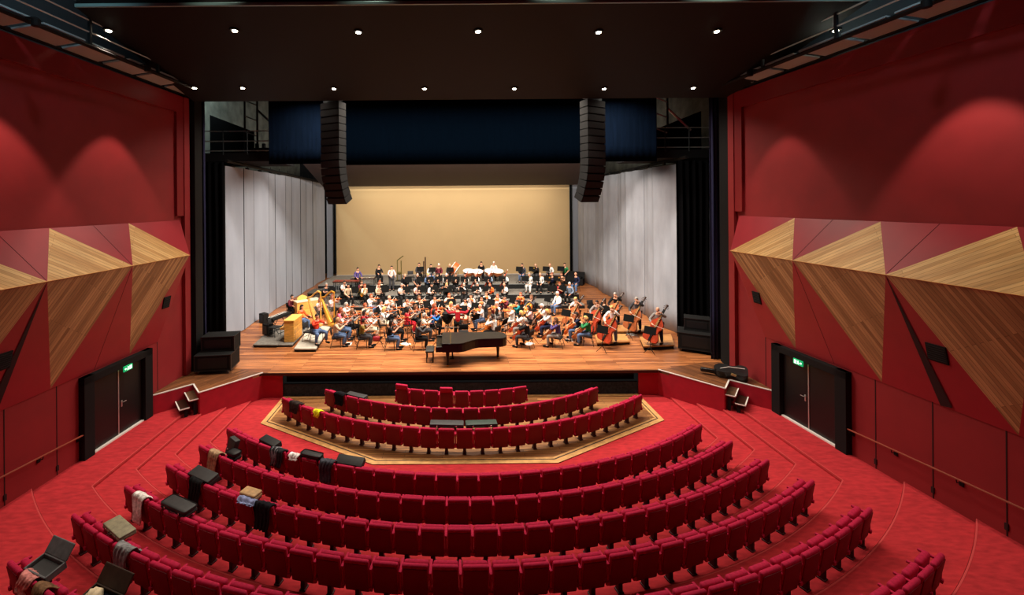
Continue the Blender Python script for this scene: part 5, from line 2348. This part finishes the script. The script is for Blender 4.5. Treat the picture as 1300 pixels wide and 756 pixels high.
# tubular bells, gong frame with bass tubes
x = CAM.x + ray(539, 345)[0] * 31.6
tb = thing('tubular_bells', 'two tall dark upright tubes standing in the rear row', 'percussion', (x, 31.6, 1.9))
for k, (dx, hh) in enumerate(((-.06, 1.45), (.06, 1.75))):
    bm = bm_new()
    tube(bm, [(dx, 0, .05), (dx, 0, hh)], .045, 8)
    obj('tube', bm, M_DKWOOD, tb, True)
bm = bm_new()
box(bm, .5, .4, .05, (0, 0, .025), None, .01)
obj('base', bm, M_BLACK, tb)
x = CAM.x + ray(507, 350)[0] * 31.6
tb = thing('percussion_rack', 'olive steel percussion rack with slanting top arm beside pale-pink percussionist', 'percussion', (x, 31.6, 1.9))
bm = bm_new()
for e in (-1, 1):
    tube(bm, [(e * .14, 0, .03), (e * .14, 0, 1.5)], .035, 8)
tube(bm, [(-.16, 0, 1.5), (.30, 0, 1.85)], .035, 8)
obj('frame', bm, mat('olive_steel', (110, 100, 50), .4, .5), tb, True)
bm = bm_new()
lathe(bm, [(.05, .45), (.16, .52), (.2, .62), (.19, .66)], 14)
obj('pan', bm, mat('olive_steel', (110, 100, 50), .4, .5), tb, True)
bm = bm_new()
box(bm, .55, .4, .05, (0, 0, .025), None, .01)
obj('base', bm, M_BLACK, tb)
x = CAM.x + ray(742, 357)[0] * 35.0
tk = thing('storage_chest', 'black open chest on the stage floor against the right fabric wall', 'chest', (9.6, 34.6, 1.0), -.5)
bm = bm_new()
box(bm, 1.7, .8, .5, (0, 0, .26), None, .03)
obj('body', bm, M_BLACK, tk)
bm = bm_new()
box(bm, 1.7, .06, .5, (0, .42, .72), (-.3, 0, 0), .02)
obj('lid', bm, M_BLACK, tk)
bm = bm_new()
box(bm, 1.2, .5, .16, (.1, -.05, .56), None, .05)
obj('contents', bm, M_DARK, tk)


# ---- road cases and loudspeaker tower at the stage edges
def road_case(x, y, z, sx, sy, sz, rz, label, casters=True):
    o = thing('road_case', label, 'road case', (x, y, z), rz, 'black road cases')
    b0 = .13 if casters else .0
    bm = bm_new()
    box(bm, sx, sy, sz - b0, (0, 0, b0 + (sz - b0) / 2), None, .015)
    obj('body', bm, M_BLACK, o)
    bm = bm_new()
    for ex in (-1, 1):
        for ey in (-1, 1):
            box(bm, .05, .05, sz - b0 + .01, (ex * (sx / 2 - .015), ey * (sy / 2 - .015), b0 + (sz - b0) / 2), None, .005)
    for zz in (b0 + .02, sz - .02):
        for e in (-1, 1):
            box(bm, sx + .012, .03, .03, (0, e * sy / 2, zz))
            box(bm, .03, sy + .012, .03, (e * sx / 2, 0, zz))
    obj('edging', bm, mat('case_edging', (44, 44, 46), .4, .5), o)
    bm = bm_new()
    box(bm, sx * .8, .01, sz * .55, (0, -sy / 2 - .004, b0 + (sz - b0) * .5), None, .003)
    obj('front_grille', bm, mat('grille_dark', (26, 26, 28), .5), o)
    if casters:
        for ex in (-1, 1):
            for ey in (-1, 1):
                bm = bm_new()
                lathe(bm, [(.05, -.02), (.05, .02)], 12, (ex * (sx / 2 - .12), ey * (sy / 2 - .12), .055), Matrix.Rotation(PI / 2, 4, 'Y'))
                box(bm, .06, .06, .05, (ex * (sx / 2 - .12), ey * (sy / 2 - .12), .11))
                obj('caster', bm, M_STEELL, o)
    return o


pr = F0(872, 452)
road_case(10.55, 19.0, 1.0, 1.5, 1.0, .85, -.5, 'large black wheeled road case at the right edge of the stage')
road_case(10.7, 19.3, 1.85, 1.0, .7, .55, -.5, 'smaller black case stacked on the large right road case', False)
road_case(-9.72, 17.2, 1.0, 1.35, .95, .75, .12, 'black wheeled subwoofer box at the left edge of the stage')
road_case(-9.72, 17.5, 1.75, 1.25, .7, .6, .12, 'black cabinet stacked on the left subwoofer box', False)

# instrument case lying at the right end of the stage
c = thing('cello_case', 'black hard cello case lying on the stage tip beside the right door', 'case', (10.1, 15.95, 1.0), -.55)
pts = viol_meshes(1.0)['body']
bm = pts
bmesh.ops.transform(bm, matrix=Matrix.Scale(1.06, 4), verts=bm.verts)
bmesh.ops.scale(bm, vec=(.95, 2.6, 1), verts=bm.verts)
RM = Matrix.Rotation(-PI / 2, 4, 'Y') @ Matrix.Rotation(PI / 2, 4, 'Z')
RM = Matrix.Translation((.45, 0, .24)) @ Matrix.Rotation(-PI / 2, 4, 'Y') @ Matrix.Rotation(1.2, 4, 'Z')
bmesh.ops.transform(bm, matrix=RM, verts=bm.verts)
low = min(v.co.z for v in bm.verts)
bmesh.ops.translate(bm, vec=(0, 0, -low), verts=bm.verts)
obj('shell', bm, mat('case_black', (12, 12, 13), .35, 0, .5), c, True)
bm = bm_new()
box(bm, .55, .16, .16, (-.78, 0, .16), None, .05, 3)
obj('neck', bm, mat('case_black', (12, 12, 13), .35), c, True)
bm = bm_new()
tube(bm, [(.35, -.12, .47), (-.15, -.12, .45), (-.5, -.08, .3)], .012, 6)
obj('trim', bm, M_WHITE, c, True)
bm = bm_new()
box(bm, .16, .012, .10, (.0, -.30, .24), (.4, .3, 0), .004)
obj('sticker', bm, mat('sticker_pale', (200, 190, 130), .6), c)

# ================================================================== LIGHT
def kelvin(c):
    return lin(c)[:3]


WARM = kelvin((255, 236, 212))
NEUT = kelvin((255, 240, 222))


def spot(name, loc, target, watts, size, blend=.6, col=WARM, rad=.08):
    l = bpy.data.lights.new(name, 'SPOT')
    l.energy = watts
    l.spot_size = math.radians(size)
    l.spot_blend = blend
    l.color = col
    l.shadow_soft_size = rad
    o = bpy.data.objects.new(name, l)
    COL.objects.link(o)
    o.location = loc
    d = Vector(target) - Vector(loc)
    o.rotation_euler = d.to_track_quat('-Z', 'Y').to_euler()
    return o


def area(name, loc, target, watts, sx, sy, col=WARM, spread=180):
    l = bpy.data.lights.new(name, 'AREA')
    l.shape = 'RECTANGLE'
    l.size, l.size_y = sx, sy
    l.energy = watts
    l.color = col
    l.spread = math.radians(spread)
    o = bpy.data.objects.new(name, l)
    COL.objects.link(o)
    o.location = loc
    d = Vector(target) - Vector(loc)
    o.rotation_euler = d.to_track_quat('-Z', 'Y').to_euler()
    return o


# canopy downlights over the front of the stalls
for p in LAMP_POS:
    spot('downlight', p - Vector((0, 0, .08)), p - Vector((p.x * .12, .9, 8)), 350 if abs(p.x) < 9 else 240, 100 if abs(p.x) < 6 else (84 if abs(p.x) < 9 else 62), .7, WARM, .06)
# house lights in the roof just before the canopy
for x, y, wt in ((-6.5, 10.7, 320), (-2.5, 10.7, 200), (2.5, 10.7, 220), (6.5, 10.7, 640)):
    spot('house_light', (x, y, 14.6), (x * 1.0, y - 3.2, 0), wt, 70, .8, WARM, .1)
# wall washers under the galleries: scallops on the side walls
WN = {-1: 1, 1: 1}
for s, y, wt in ((-1, 13.3, 580), (-1, 9.9, 740), (-1, 6.5, 640), (1, 14.3, 340), (1, 9.3, 740), (1, 5.0, 640)):
    spot('wall_washer', (s * (Wall(y) - 1.25), y, 11.7), (s * (Wall(y) - 1.15), y, 6.0), wt, 66, .3, WARM, .05)
    w_ = thing('wall_wash_lamp', 'small black lamp under the %s gallery, %s from the stage' % ('left' if s < 0 else 'right', ORD[WN[s]]), 'lamp', (s * (Wall(y) - 1.25), y, 11.76), 0, 'wall wash lamps under the galleries')
    WN[s] += 1
    bm = bm_new()
    lathe(bm, [(.09, 0), (.09, .16), (.05, .2)], 12)
    obj('housing', bm, M_BLACK, w_, True)
    bm = bm_new()
    box(bm, .35, .04, .04, (s * .18, 0, .2))
    obj('bracket', bm, M_BLACK, w_)
# unseen stage lamp battens above the borders, and added backdrop fill
area('unseen_stage_batten', (0.3, 18.2, 12.4), (0.3, 20.5, 1.0), 2500, 15, .5, NEUT, 150)
area('unseen_stage_batten', (0, 22.3, 11.2), (0, 26.5, 1.0), 2900, 15, .6, NEUT, 150)
area('unseen_stage_batten', (0, 20.95, 9.78), (0, 38.5, 4.0), 1500, 13, .25, NEUT, 140)  # added fill for the backdrop, out of view behind the border
area('unseen_stage_batten', (0, 37.2, 9.75), (0, 36.9, 1.0), 350, 18, .5, WARM, 160)  # added strip for the upper backdrop, hidden by the reflector
# unseen lamp added to brighten the left concrete wall
spot('concrete_fill', (-12.6, 21.5, 15.2), (-14.4, 25.5, 12), 1500, 110, .8, kelvin((220, 240, 235)), .2)
spot('gallery_fill', (-8, 8, 14.8), (-11.5, 10, 12), 300, 100, .8, kelvin((200, 225, 235)), .2)  # cool fill added on both sides to tint the gallery slats, no fixture
spot('gallery_fill', (8, 8, 14.8), (11.5, 10, 12), 300, 100, .8, kelvin((200, 225, 235)), .2)

w = bpy.data.worlds.new('world')
SC.world = w
w.use_nodes = True
w.node_tree.nodes['Background'].inputs['Color'].default_value = (.9, .85, .8, 1)
w.node_tree.nodes['Background'].inputs['Strength'].default_value = .008

SC.view_settings.view_transform = 'Standard'
SC.view_settings.look = 'None'
SC.view_settings.gamma = 1
SC.view_settings.use_curve_mapping = False
SC.view_settings.exposure = 0.0
try:
    SC.cycles.use_denoising = True
    SC.cycles.max_bounces = 6
    SC.cycles.sample_clamp_indirect = 6
except Exception:
    pass
# repeated labels, if any, are made distinct by their place in the picture
for lb, os_ in LABELS.items():
    if len(os_) > 1 and os_[0].get('category') not in ():
        print('DUPLABEL', len(os_), lb)
for lb, os_ in LABELS.items():
    n = len(lb.split())
    if not 4 <= n <= 16:
        print('LABELLEN', n, lb)
